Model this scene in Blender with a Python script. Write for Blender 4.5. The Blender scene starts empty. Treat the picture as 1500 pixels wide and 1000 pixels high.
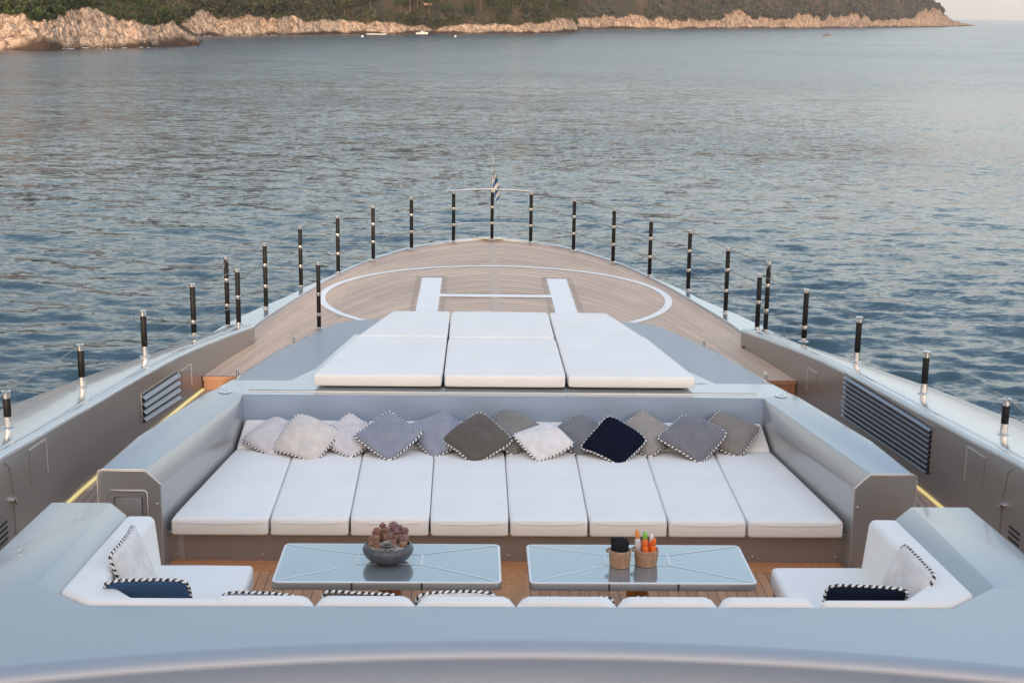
import bpy, bmesh, math, random
import numpy as np
from mathutils import Vector, Matrix, noise as mnoise
PI = math.pi; R = math.radians
rng = random.Random(7); nr = np.random.RandomState(7)
S = bpy.context.scene; C = S.collection
# ------------------------------------------------------------------ camera, light, exposure
CAMX = -0.3964
PITCH, YAW, ROLL = R(12.9926), R(1.6004), R(-0.8470)
cam = bpy.data.cameras.new('camera'); camo = bpy.data.objects.new('camera', cam); C.objects.link(camo)
cam.lens = 50.0; cam.sensor_width = 36.0; cam.clip_start = 0.1; cam.clip_end = 90000
cy, sy, cp, sp = math.cos(YAW), math.sin(YAW), math.cos(PITCH), math.sin(PITCH)
fw = Vector((sy*cp, cy*cp, -sp)); rt = Vector((cy, -sy, 0)); dn = fw.cross(rt)
r2 = math.cos(ROLL)*rt + math.sin(ROLL)*dn; d2 = -math.sin(ROLL)*rt + math.cos(ROLL)*dn
m = Matrix((r2, -d2, -fw)).transposed().to_4x4(); m.translation = (CAMX, 0, 0)
camo.matrix_world = m; S.camera = camo

SUN_EL, SUN_AZ = R(6.0), R(184.0)         # azimuth clockwise from the bow (+Y): behind the camera
sd = Vector((math.sin(SUN_AZ)*math.cos(SUN_EL), math.cos(SUN_AZ)*math.cos(SUN_EL), math.sin(SUN_EL)))
sun = bpy.data.lights.new('sun', 'SUN'); sun.energy = 4.0; sun.angle = R(2.0); sun.color = (1.0, 0.76, 0.54)
suno = bpy.data.objects.new('sun', sun); C.objects.link(suno); suno.rotation_euler = (-sd).to_track_quat('-Z', 'Y').to_euler()
W = bpy.data.worlds.new('World'); S.world = W; W.use_nodes = True
wn, wl = W.node_tree.nodes, W.node_tree.links
for n in list(wn): wn.remove(n)
wo = wn.new('ShaderNodeOutputWorld'); bg = wn.new('ShaderNodeBackground'); wl.new(bg.outputs[0], wo.inputs[0])
sky = wn.new('ShaderNodeTexSky'); sky.sky_type = 'NISHITA'; sky.sun_disc = False
sky.sun_elevation = SUN_EL; sky.sun_rotation = SUN_AZ; sky.air_density = 1.0; sky.dust_density = 1.5; sky.ozone_density = 1.5
# the evening sky: pale warm near the horizon, cool grey blue above, a little brighter to starboard
tc = wn.new('ShaderNodeTexCoord'); sx = wn.new('ShaderNodeSeparateXYZ'); wl.new(tc.outputs['Generated'], sx.inputs[0])
ramp = wn.new('ShaderNodeValToRGB'); wl.new(sx.outputs['Z'], ramp.inputs[0])
el = ramp.color_ramp.elements
for p_, c_ in ((0.0, (0.66, 0.60, 0.56)), (0.04, (0.74, 0.70, 0.66)), (0.10, (0.95, 0.96, 0.93)), (0.2, (1.0, 1.06, 1.04)), (0.34, (0.64, 0.81, 0.90)), (0.5, (0.40, 0.59, 0.86)), (1.0, (0.48, 0.63, 0.86))):
    e = el.new(p_) if p_ not in (0.0, 1.0) else el[0 if p_ == 0 else -1]
    e.color = (*c_, 1)
hx = wn.new('ShaderNodeMapRange'); wl.new(sx.outputs['X'], hx.inputs['Value'])
for k, v in (('From Min', -0.7), ('From Max', 0.5), ('To Min', 0.80), ('To Max', 1.32)): hx.inputs[k].default_value = v
mulx = wn.new('ShaderNodeVectorMath'); mulx.operation = 'SCALE'; wl.new(ramp.outputs[0], mulx.inputs[0]); wl.new(hx.outputs[0], mulx.inputs['Scale'])
skm = wn.new('ShaderNodeVectorMath'); skm.operation = 'SCALE'; skm.inputs['Scale'].default_value = 0.06; wl.new(sky.outputs[0], skm.inputs[0])
addw = wn.new('ShaderNodeVectorMath'); addw.operation = 'ADD'; wl.new(mulx.outputs[0], addw.inputs[0]); wl.new(skm.outputs[0], addw.inputs[1])
gy = wn.new('ShaderNodeMapRange'); wl.new(sx.outputs['Y'], gy.inputs['Value'])
for k, v in (('From Min', 0.1), ('From Max', -0.9), ('To Min', 0.0), ('To Max', 1.0)): gy.inputs[k].default_value = v
gz = wn.new('ShaderNodeMapRange'); wl.new(sx.outputs['Z'], gz.inputs['Value'])
for k, v in (('From Min', 1.05), ('From Max', 0.0), ('To Min', 0.0), ('To Max', 1.0)): gz.inputs[k].default_value = v
gm = wn.new('ShaderNodeMath'); gm.operation = 'MULTIPLY'; wl.new(gy.outputs[0], gm.inputs[0]); wl.new(gz.outputs[0], gm.inputs[1])
gs = wn.new('ShaderNodeVectorMath'); gs.operation = 'SCALE'; gs.inputs[0].default_value = (2.7, 1.72, 0.92); wl.new(gm.outputs[0], gs.inputs['Scale'])
add2 = wn.new('ShaderNodeVectorMath'); add2.operation = 'ADD'; wl.new(addw.outputs[0], add2.inputs[0]); wl.new(gs.outputs[0], add2.inputs[1])
wl.new(add2.outputs[0], bg.inputs['Color']); bg.inputs['Strength'].default_value = 1.0
S.view_settings.view_transform = 'Standard'; S.view_settings.look = 'None'
S.view_settings.exposure = -0.10; S.view_settings.gamma = 1.0; S.view_settings.use_curve_mapping = False
S.render.engine = 'CYCLES'; S.cycles.use_denoising = True; S.cycles.max_bounces = 8
SEA = -9.5

# ------------------------------------------------------------------ helpers
def tag(o, label=None, cat=None, group=None, kind=None):
    if label: o['label'] = label
    if cat: o['category'] = cat
    if group: o['group'] = group
    if kind: o['kind'] = kind
    return o
def thing(name, label, cat, loc=(0, 0, 0), group=None):
    o = bpy.data.objects.new(name, None); C.objects.link(o); o.location = loc; o.empty_display_size = 0.2
    return tag(o, label, cat, group)
def wloc(o):
    v = Vector(o.location); p = o.parent
    while p: v += Vector(p.location); p = p.parent
    return v
def obj(name, verts, faces, mat, parent=None, world=True, sharp=35, midx=None, uv=None, smooth=True):
    """one mesh object; verts in world metres (moved into the parent's frame) unless world=False"""
    me = bpy.data.meshes.new(name)
    V = np.asarray(verts, float)
    if parent is not None and world: V = V - np.array(wloc(parent))
    me.from_pydata(V.tolist(), [], faces)
    return finish(name, me, mat, parent, sharp, midx, uv, smooth)
def finish(name, me, mat, parent=None, sharp=35, midx=None, uv=None, smooth=True):
    for mm in (mat if isinstance(mat, (list, tuple)) else [mat]): me.materials.append(mm)
    if midx is not None: me.polygons.foreach_set('material_index', np.asarray(midx, np.int32))
    if uv is not None:
        l = me.uv_layers.new(name='plank'); idx = np.empty(len(me.loops), np.int32); me.loops.foreach_get('vertex_index', idx)
        l.data.foreach_set('uv', np.asarray(uv, np.float32)[idx].ravel())
    if smooth:
        me.polygons.foreach_set('use_smooth', np.ones(len(me.polygons), bool))
        if sharp: me.set_sharp_from_angle(angle=R(sharp))
    me.update()
    o = bpy.data.objects.new(name, me); C.objects.link(o)
    if parent is not None: o.parent = parent
    return o
class MB:
    def __init__(s): s.v = []; s.f = []; s.m = []
    def add(s, v, f, mi=0):
        n = len(s.v); s.v += [tuple(p) for p in v]; s.f += [[i+n for i in q] for q in f]; s.m += [mi]*len(f); return s
    def grid(s, P, mi=0, flip=False):
        P = np.asarray(P, float); a, b = P.shape[:2]
        f = []
        for i in range(a-1):
            for j in range(b-1):
                q = [i*b+j, (i+1)*b+j, (i+1)*b+j+1, i*b+j+1]
                f.append(q[::-1] if flip else q)
        return s.add(P.reshape(-1, 3), f, mi)
    def prism(s, poly, z0, z1, mi=0):
        """poly [(x,y)] counter-clockwise; z0/z1 numbers or lists"""
        n = len(poly); z0 = z0 if hasattr(z0, '__len__') else [z0]*n; z1 = z1 if hasattr(z1, '__len__') else [z1]*n
        v = [(p[0], p[1], z) for p, z in zip(poly, z0)] + [(p[0], p[1], z) for p, z in zip(poly, z1)]
        f = [list(range(n))[::-1], list(range(n, 2*n))] + [[i, (i+1) % n, n+(i+1) % n, n+i] for i in range(n)]
        return s.add(v, f, mi)
    def box(s, x0, x1, y0, y1, z0, z1, mi=0):
        return s.prism([(x0, y0), (x1, y0), (x1, y1), (x0, y1)], z0, z1, mi)
    def tube(s, path, r, n=8, mi=0, cap=True):
        P = [Vector(p) for p in path]; k = len(P); rs = r if hasattr(r, '__len__') else [r]*k
        rings = []; ref = None
        for i in range(k):
            t = (P[min(i+1, k-1)]-P[max(i-1, 0)]).normalized()
            if ref is None: ref = Vector((0, 0, 1)) if abs(t.z) < .9 else Vector((1, 0, 0))
            u = t.cross(ref).normalized(); w = u.cross(t).normalized(); ref = w
            rings.append([P[i]+rs[i]*(math.cos(2*PI*j/n)*u+math.sin(2*PI*j/n)*w) for j in range(n)])
        v = [p for g in rings for p in g]
        f = [[i*n+j, i*n+(j+1) % n, (i+1)*n+(j+1) % n, (i+1)*n+j] for i in range(k-1) for j in range(n)]
        if cap: f += [list(range(n))[::-1], [(k-1)*n+j for j in range(n)]]
        return s.add(v, f, mi)
    def lathe(s, prof, c=(0, 0, 0), n=24, mi=0):
        v = [(c[0]+r*math.cos(2*PI*j/n), c[1]+r*math.sin(2*PI*j/n), c[2]+z) for r, z in prof for j in range(n)]
        k = len(prof)
        f = [[i*n+j, i*n+(j+1) % n, (i+1)*n+(j+1) % n, (i+1)*n+j] for i in range(k-1) for j in range(n)]
        f += [list(range(n))[::-1], [(k-1)*n+j for j in range(n)]]
        return s.add(v, f, mi)
    def bevel(s, w, seg=2, ang=30):
        bm = bmesh.new(); vs = [bm.verts.new(p) for p in s.v]
        for q, mi in zip(s.f, s.m):
            try: bm.faces.new([vs[i] for i in q]).material_index = mi
            except ValueError: pass
        bmesh.ops.remove_doubles(bm, verts=bm.verts[:], dist=1e-5)
        bmesh.ops.recalc_face_normals(bm, faces=bm.faces[:])
        ed = [e for e in bm.edges if len(e.link_faces) == 2 and e.calc_face_angle(0) > R(ang)]
        bmesh.ops.bevel(bm, geom=ed, offset=w, offset_type='OFFSET', segments=seg, profile=.5, affect='EDGES', clamp_overlap=True)
        bm.verts.index_update()
        s.v = [tuple(v.co) for v in bm.verts]; s.f = [[v.index for v in f.verts] for f in bm.faces]; s.m = [f.material_index for f in bm.faces]
        bm.free(); return s
    def build(s, name, mat, parent=None, world=True, sharp=35, smooth=True):
        return obj(name, s.v, s.f, mat, parent, world, sharp, s.m if isinstance(mat, (list, tuple)) else None, None, smooth)
def mirror(poly): return [(-x, y) for x, y in poly][::-1]
def sided(poly, s): return poly if s > 0 else mirror(poly)
def vnoise(x, y, seed=0):
    """vectorised 2-D value noise, 0..1"""
    xi = np.floor(x).astype(np.int64); yi = np.floor(y).astype(np.int64); fx = x-xi; fy = y-yi
    fx = fx*fx*(3-2*fx); fy = fy*fy*(3-2*fy)
    def h(a, b):
        n = (a*374761393+b*668265263+seed*974634777) & 0xffffffff
        n = ((n ^ (n >> 13))*1274126177) & 0xffffffff
        return ((n ^ (n >> 16)) & 0xffff)/65535.0
    return (h(xi, yi)*(1-fx)+h(xi+1, yi)*fx)*(1-fy)+(h(xi, yi+1)*(1-fx)+h(xi+1, yi+1)*fx)*fy
def fbm(x, y, o=4, seed=0):
    t = 0; a = 1; w = 0
    for k in range(o): t = t+a*vnoise(x*2**k, y*2**k, seed+k); w += a; a *= .5
    return t/w

# ------------------------------------------------------------------ materials
def M_(name, base, rough=.5, metal=0.0, coat=0.0, coatr=.03, spec=.5, bump=None, var=None, emit=None, sheen=0):
    mt = bpy.data.materials.new(name); mt.use_nodes = True; nt = mt.node_tree; b = nt.nodes['Principled BSDF']
    b.inputs['Base Color'].default_value = (*base, 1); b.inputs['Roughness'].default_value = rough; b.inputs['Metallic'].default_value = metal
    b.inputs['Coat Weight'].default_value = coat; b.inputs['Coat Roughness'].default_value = coatr; b.inputs['Specular IOR Level'].default_value = spec
    if sheen: b.inputs['Sheen Weight'].default_value = sheen
    if emit: b.inputs['Emission Color'].default_value = (*emit[0], 1); b.inputs['Emission Strength'].default_value = emit[1]
    t = nt.nodes.new('ShaderNodeTexCoord')
    if var:                       # (scale, amount): soft mottling of the colour
        n = nt.nodes.new('ShaderNodeTexNoise'); n.inputs['Scale'].default_value = var[0]; n.inputs['Detail'].default_value = 5; nt.links.new(t.outputs['Object'], n.inputs['Vector'])
        r = nt.nodes.new('ShaderNodeMapRange'); r.inputs['From Min'].default_value = .3; r.inputs['From Max'].default_value = .7
        r.inputs['To Min'].default_value = 1-var[1]; r.inputs['To Max'].default_value = 1+var[1]; nt.links.new(n.outputs['Fac'], r.inputs['Value'])
        x = nt.nodes.new('ShaderNodeVectorMath'); x.operation = 'SCALE'; x.inputs[0].default_value = base; nt.links.new(r.outputs[0], x.inputs['Scale']); nt.links.new(x.outputs[0], b.inputs['Base Color'])
    if bump:                      # (scale, strength, distance)
        n = nt.nodes.new('ShaderNodeTexNoise'); n.inputs['Scale'].default_value = bump[0]; n.inputs['Detail'].default_value = 4; nt.links.new(t.outputs['Object'], n.inputs['Vector'])
        bb = nt.nodes.new('ShaderNodeBump'); bb.inputs['Strength'].default_value = bump[1]; bb.inputs['Distance'].default_value = bump[2]
        nt.links.new(n.outputs['Fac'], bb.inputs['Height']); nt.links.new(bb.outputs[0], b.inputs['Normal'])
    return mt
PAINT = M_('taupe_metallic_paint', (.415, .42, .43), .28, .58, .4, .04)
PAINTW = M_('taupe_paint_brown_reflection', (.335, .303, .283), .32, .50, .35, .05)  # same paint as the rest, brown teak reflections put into the base colour
CAP = M_('silver_cap_paint', (.50, .52, .54), .24, .6, .35, .05)
PANEL = M_('satin_grey_deck_paint', (.37, .385, .41), .45, .35, .1, .2, var=(5, .04))
PALE = M_('pale_edge_paint', (.62, .61, .59), .25, .3, .5)
CHROME = M_('polished_steel', (.66, .63, .60), .16, 1.0)
BLACK = M_('black_leather_wrap', (.008, .0075, .0075), .55, spec=.25, bump=(90, .2, .004))
WIRE = M_('steel_wire', (.22, .215, .21), .4, .6)
DARK = M_('dark_gap', (.02, .02, .022), .6)
GLASS = M_('dark_visor_gloss', (.16, .17, .18), .10, .6, 1.0, .02)
WHITEC = M_('white_outdoor_canvas', (.82, .80, .765), .85, bump=(11, .30, .012), var=(2.2, .03), sheen=.1)
PIPEW = M_('white_canvas_piping', (.74, .73, .73), .85)
HWHITE = M_('white_deck_paint', (.88, .86, .82), .6, var=(6, .03)); INK = M_('inlay_caulk', (.34, .27, .22), .6)
LED = M_('warm_led_strip', (.9, .8, .4), .4, emit=((1.0, .76, .26), .6))
BOWL = M_('dark_stoneware', (.085, .085, .09), .42, .25, .3, .25, bump=(45, .3, .004), var=(14, .35))
ROPE = M_('jute_rope', (.40, .245, .15), .9, bump=(220, .4, .004), var=(30, .25))
CLOTHB = M_('black_terry_cloth', (.006, .007, .012), .95, bump=(140, .6, .006))
VENTM = M_('brushed_alloy_slat', (.30, .30, .33), .38, .8); VENTB = M_('vent_backing', (.07, .065, .065), .6)
def fabric(name, col, s=.0): return M_(name, col, .92, bump=(200, .35, .003), var=(9, .10), sheen=.12 if sum(col) > .2 else 0, spec=.3 if sum(col) > .2 else .08)
ROPEW = M_('piping_white_strand', (.78, .76, .72), .8); ROPEB = M_('piping_navy_strand', (.012, .013, .022), .8)

def teak(name, base, width, caulk=.09, rough=.6, var=.28):
    mt = bpy.data.materials.new(name); mt.use_nodes = True; nt = mt.node_tree; N, L = nt.nodes, nt.links; b = N['Principled BSDF']
    uv = N.new('ShaderNodeUVMap'); uv.uv_map = 'plank'; s = N.new('ShaderNodeSeparateXYZ'); L.new(uv.outputs[0], s.inputs[0])
    def mth(op, a, bb=None):
        n = N.new('ShaderNodeMath'); n.operation = op
        for i, q in enumerate((a, bb)):
            if q is None: continue
            if isinstance(q, (int, float)): n.inputs[i].default_value = q
            else: L.new(q, n.inputs[i])
        return n.outputs[0]
    d = mth('DIVIDE', s.outputs['X'], width); fr = mth('FRACT', d); fl = mth('FLOOR', d)
    gap = mth('LESS_THAN', fr, caulk)
    wn1 = N.new('ShaderNodeTexWhiteNoise'); wn1.noise_dimensions = '1D'; L.new(fl, wn1.inputs['W'])
    # butt joints: staggered lengths of plank
    ln = mth('FLOOR', mth('DIVIDE', mth('ADD', s.outputs['Y'], mth('MULTIPLY', wn1.outputs['Value'], 9.0)), 2.4))
    cmb = N.new('ShaderNodeCombineXYZ'); L.new(fl, cmb.inputs[0]); L.new(ln, cmb.inputs[1])
    wn2 = N.new('ShaderNodeTexWhiteNoise'); wn2.noise_dimensions = '2D'; L.new(cmb.outputs[0], wn2.inputs['Vector'])
    gr = N.new('ShaderNodeTexNoise'); gr.inputs['Scale'].default_value = 1.0; gr.inputs['Detail'].default_value = 6
    gv = N.new('ShaderNodeCombineXYZ'); L.new(mth('MULTIPLY', s.outputs['X'], 130.0), gv.inputs[0]); L.new(mth('MULTIPLY', s.outputs['Y'], 5.0), gv.inputs[1]); L.new(wn2.outputs['Value'], gv.inputs[2]); L.new(gv.outputs[0], gr.inputs['Vector'])
    tcx = N.new('ShaderNodeTexCoord'); big = N.new('ShaderNodeTexNoise'); big.inputs['Scale'].default_value = .6; big.inputs['Detail'].default_value = 5; L.new(tcx.outputs['Object'], big.inputs['Vector'])
    val = mth('ADD', mth('ADD', mth('MULTIPLY', wn2.outputs['Value'], var), mth('MULTIPLY', gr.outputs['Fac'], .35)), mth('MULTIPLY', big.outputs['Fac'], .5))
    val = mth('ADD', val, 1-.5*var-.425)
    v = N.new('ShaderNodeVectorMath'); v.operation = 'SCALE'; v.inputs[0].default_value = base; L.new(val, v.inputs['Scale'])
    mx = N.new('ShaderNodeMixRGB'); L.new(gap, mx.inputs[0]); L.new(v.outputs[0], mx.inputs[1]); mx.inputs[2].default_value = (.062, .052, .046, 1)
    L.new(mx.outputs[0], b.inputs['Base Color']); b.inputs['Roughness'].default_value = rough
    bu = N.new('ShaderNodeBump'); bu.inputs['Strength'].default_value = .4; bu.inputs['Distance'].default_value = .004; L.new(mth('SUBTRACT', gr.outputs['Fac'], gap), bu.inputs['Height']); L.new(bu.outputs[0], b.inputs['Normal'])
    return mt
TEAKW = teak('weathered_teak', (.68, .487, .352), .075, .135, .6, .26)
TEAKO = teak('oiled_teak_warm_lit', (.55, .275, .14), .10, .075, .45)  # oiled planks, with the warm glow below the sofa added to their orange
TEAKP = M_('teak_plank', (.57, .43, .335), .6, var=(25, .12))
TEAKD = M_('dark_oiled_teak', (.36, .175, .09), .5, var=(18, .15))
TEAKM = M_('teak_margin_warm_lit', (.58, .26, .11), .45, var=(18, .15))  # strong orange paints in warm light falling along the sofa foot

# ------------------------------------------------------------------ sea
def build_sea():
    # rings spaced evenly in 1/r so near water gets centimetres and far water metres
    na = 760; a0, a1 = R(-24.5), R(25)
    az = np.concatenate([np.linspace(R(-180), a0, 60, endpoint=False), np.linspace(a0, a1, na), np.linspace(a1, R(180), 60)[1:]])
    inv = np.linspace(1/9.0, 1/3000.0, 900)**1.0
    inv = np.concatenate([np.linspace(1/2.0, 1/9.0, 10, endpoint=False), inv, [1/4500., 1/8000., 1/20000., 1/60000.]])
    r = 1/inv
    A, Rr = np.meshgrid(az, r); X = Rr*np.sin(A); Y = Rr*np.cos(A)
    dr = np.gradient(r)[:, None]; da = np.gradient(az)[None, :]*Rr
    cell = np.maximum(np.minimum(dr, 60), np.abs(da)*.7)
    Z = np.zeros_like(X)
    patch = fbm(X/55+3, Y/140+1, 3, 5); gain = .80+.75*np.clip((patch-.30)/.4, 0, 1)
    for k in range(54):
        lam = .28*(3.6/.28)**(k/53)*(1+.1*nr.rand())
        th = R(78)+nr.randn()*R(30)*(1 if lam < 3 else .6)   # travelling roughly across the bow
        amp = .0042*lam*(1.0 if lam < 1.5 else (1.5/lam)**.5)
        kx, ky = 2*PI/lam*math.cos(th), 2*PI/lam*math.sin(th); ph = nr.rand()*2*PI
        fade = np.clip((lam/cell-1.6)/2.2, 0, 1)
        w = kx*X+ky*Y+ph+1.4*(vnoise(X/(lam*4), Y/(lam*4), k)-.5)*2
        Z += amp*fade*(np.sin(w)+.22*np.cos(2*w))
    Z *= gain
    n, k = X.shape
    idx = np.arange(n*k).reshape(n, k)
    F = np.stack([idx[:-1, :-1], idx[:-1, 1:], idx[1:, 1:], idx[1:, :-1]], -1).reshape(-1, 4)[:, ::-1]
    me = bpy.data.meshes.new('sea')
    V = np.stack([X, Y, Z+SEA], -1).reshape(-1, 3).astype(np.float32)
    me.vertices.add(len(V)); me.vertices.foreach_set('co', V.ravel())
    me.loops.add(F.size); me.loops.foreach_set('vertex_index', F.ravel().astype(np.int32))
    me.polygons.add(len(F)); me.polygons.foreach_set('loop_start', np.arange(0, F.size, 4, dtype=np.int32)); me.polygons.foreach_set('loop_total', np.full(len(F), 4, np.int32))
    me.update(calc_edges=True); me.validate()
    mt = bpy.data.materials.new('sea_water'); mt.use_nodes = True; nt = mt.node_tree; N, L = nt.nodes, nt.links; b = N['Principled BSDF']
    b.inputs['Base Color'].default_value = (.020, .048, .066, 1); b.inputs['Roughness'].default_value = .08; b.inputs['IOR'].default_value = 1.333
    # ripples too small for the mesh tilt the normal; wind patches make them stronger or weaker
    t = N.new('ShaderNodeTexCoord'); g = N.new('ShaderNodeNewGeometry')
    def mapped(sx_, sy_, rz):
        q = N.new('ShaderNodeMapping'); q.inputs['Scale'].default_value = (sx_, sy_, 1); q.inputs['Rotation'].default_value = (0, 0, rz); L.new(t.outputs['Object'], q.inputs['Vector']); return q.outputs[0]
    pn = N.new('ShaderNodeTexNoise'); pn.inputs['Scale'].default_value = .016; pn.inputs['Detail'].default_value = 4; L.new(mapped(.55, 1.1, .2), pn.inputs['Vector'])
    pr = N.new('ShaderNodeMapRange'); pr.inputs['From Min'].default_value = .36; pr.inputs['From Max'].default_value = .62; pr.inputs['To Min'].default_value = .50; pr.inputs['To Max'].default_value = 1.25; L.new(pn.outputs['Fac'], pr.inputs['Value'])
    acc = None
    for sc, wt, det, rz in ((8.0, .55, 3, .1), (3.4, .72, 4, -.15), (1.3, .66, 4, .2), (.42, .32, 4, 0.05), (.09, .15, 3, .1)):
        n = N.new('ShaderNodeTexNoise'); n.inputs['Scale'].default_value = sc; n.inputs['Detail'].default_value = det; n.inputs['Roughness'].default_value = .6; L.new(mapped(.45, 1.0, rz), n.inputs['Vector'])
        sb = N.new('ShaderNodeVectorMath'); sb.operation = 'SUBTRACT'; L.new(n.outputs['Color'], sb.inputs[0]); sb.inputs[1].default_value = (.5, .5, .5)
        ml = N.new('ShaderNodeVectorMath'); ml.operation = 'MULTIPLY'; L.new(sb.outputs[0], ml.inputs[0]); ml.inputs[1].default_value = (wt*.6, wt, 0)
        if acc is None: acc = ml.outputs[0]
        else:
            a_ = N.new('ShaderNodeVectorMath'); a_.operation = 'ADD'; L.new(acc, a_.inputs[0]); L.new(ml.outputs[0], a_.inputs[1]); acc = a_.outputs[0]
    sc_ = N.new('ShaderNodeVectorMath'); sc_.operation = 'SCALE'; L.new(acc, sc_.inputs[0]); L.new(pr.outputs[0], sc_.inputs['Scale'])
    ad = N.new('ShaderNodeVectorMath'); ad.operation = 'ADD'; L.new(g.outputs['Normal'], ad.inputs[0]); L.new(sc_.outputs[0], ad.inputs[1])
    nm = N.new('ShaderNodeVectorMath'); nm.operation = 'NORMALIZE'; L.new(ad.outputs[0], nm.inputs[0]); L.new(nm.outputs[0], b.inputs['Normal'])
    # open water is rougher than the lee beside the hull
    ln_ = N.new('ShaderNodeVectorMath'); ln_.operation = 'LENGTH'; L.new(t.outputs['Object'], ln_.inputs[0])
    rr_ = N.new('ShaderNodeMapRange'); L.new(ln_.outputs['Value'], rr_.inputs['Value'])
    for k_, v_ in (('From Min', 35), ('From Max', 300), ('To Min', .09), ('To Max', .23)): rr_.inputs[k_].default_value = v_
    L.new(rr_.outputs[0], b.inputs['Roughness'])
    o = finish('sea', me, mt, None, 0); tag(o, kind='structure')
build_sea()

# ------------------------------------------------------------------ coast
def terrain_mat(name, rock, soil, band=1.5, rs=1.0):
    mt = bpy.data.materials.new(name); mt.use_nodes = True; nt = mt.node_tree; N, L = nt.nodes, nt.links; b = N['Principled BSDF']; b.inputs['Roughness'].default_value = .95; b.inputs['Specular IOR Level'].default_value = .1
    g = N.new('ShaderNodeNewGeometry'); sp_ = N.new('ShaderNodeSeparateXYZ'); L.new(g.outputs['Position'], sp_.inputs[0])
    at = N.new('ShaderNodeAttribute'); at.attribute_name = 'veg'
    n1 = N.new('ShaderNodeTexNoise'); n1.inputs['Scale'].default_value = .5*rs; n1.inputs['Detail'].default_value = 8; n1.inputs['Roughness'].default_value = .65; L.new(g.outputs['Position'], n1.inputs['Vector'])
    n2 = N.new('ShaderNodeTexNoise'); n2.inputs['Scale'].default_value = .08*rs; n2.inputs['Detail'].default_value = 5; L.new(g.outputs['Position'], n2.inputs['Vector'])
    r1 = N.new('ShaderNodeValToRGB'); L.new(n1.outputs['Fac'], r1.inputs[0]); e = r1.color_ramp.elements
    e[0].position = .3; e[0].color = (rock[0]*.42, rock[1]*.36, rock[2]*.34, 1); e[1].position = .68; e[1].color = (rock[0]*1.25, rock[1]*1.3, rock[2]*1.36, 1)
    em = e.new(.47); em.color = (*rock, 1)
    r2_ = N.new('ShaderNodeValToRGB'); L.new(n2.outputs['Fac'], r2_.inputs[0]); e = r2_.color_ramp.elements
    e[0].position = .35; e[0].color = (*soil, 1); e[1].position = .62; e[1].color = (.060, .052, .028, 1)
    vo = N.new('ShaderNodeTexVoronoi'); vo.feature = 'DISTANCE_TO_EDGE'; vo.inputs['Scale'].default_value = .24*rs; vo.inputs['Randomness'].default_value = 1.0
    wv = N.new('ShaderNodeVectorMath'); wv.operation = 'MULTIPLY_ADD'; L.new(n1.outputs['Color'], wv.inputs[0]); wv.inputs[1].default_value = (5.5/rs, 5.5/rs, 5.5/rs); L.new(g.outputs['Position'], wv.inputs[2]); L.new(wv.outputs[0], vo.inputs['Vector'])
    vr = N.new('ShaderNodeMapRange'); vr.inputs['From Max'].default_value = .10; vr.inputs['To Min'].default_value = .35; L.new(vo.outputs['Distance'], vr.inputs['Value'])  # crevices and pits darkened in the colour, as painted shade on flatly lit rock
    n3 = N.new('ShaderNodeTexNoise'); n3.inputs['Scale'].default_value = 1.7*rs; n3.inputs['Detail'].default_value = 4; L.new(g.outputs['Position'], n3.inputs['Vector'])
    pit_shade = N.new('ShaderNodeMapRange'); pit_shade.inputs['From Min'].default_value = .36; pit_shade.inputs['From Max'].default_value = .50; pit_shade.inputs['To Min'].default_value = .55; L.new(n3.outputs['Fac'], pit_shade.inputs['Value'])
    ck_ = N.new('ShaderNodeMath'); ck_.operation = 'MULTIPLY'; L.new(vr.outputs[0], ck_.inputs[0]); L.new(pit_shade.outputs[0], ck_.inputs[1])
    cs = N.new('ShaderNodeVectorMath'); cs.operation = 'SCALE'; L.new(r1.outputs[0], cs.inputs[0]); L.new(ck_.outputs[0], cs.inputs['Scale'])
    mx = N.new('ShaderNodeMixRGB'); L.new(at.outputs['Fac'], mx.inputs[0]); L.new(cs.outputs[0], mx.inputs[1]); L.new(r2_.outputs[0], mx.inputs[2])
    # tidal band of dark wet rock
    ad = N.new('ShaderNodeMath'); ad.operation = 'MULTIPLY_ADD'; L.new(n2.outputs['Fac'], ad.inputs[0]); ad.inputs[1].default_value = -5.0*band; L.new(sp_.outputs['Z'], ad.inputs[2])
    mr = N.new('ShaderNodeMapRange'); L.new(ad.outputs[0], mr.inputs['Value']); mr.inputs['From Min'].default_value = SEA+band-3.0*band; mr.inputs['From Max'].default_value = SEA+band-2.2*band
    mx2 = N.new('ShaderNodeMixRGB'); L.new(mr.outputs[0], mx2.inputs[0]); mx2.inputs[1].default_value = (.075, .048, .034, 1); L.new(mx.outputs[0], mx2.inputs[2])
    L.new(mx2.outputs[0], b.inputs['Base Color'])
    bu = N.new('ShaderNodeBump'); bu.inputs['Strength'].default_value = .9; bu.inputs['Distance'].default_value = 1.2/rs; L.new(n1.outputs['Fac'], bu.inputs['Height']); L.new(bu.outputs[0], b.inputs['Normal'])
    return mt
TERR = {}
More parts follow.
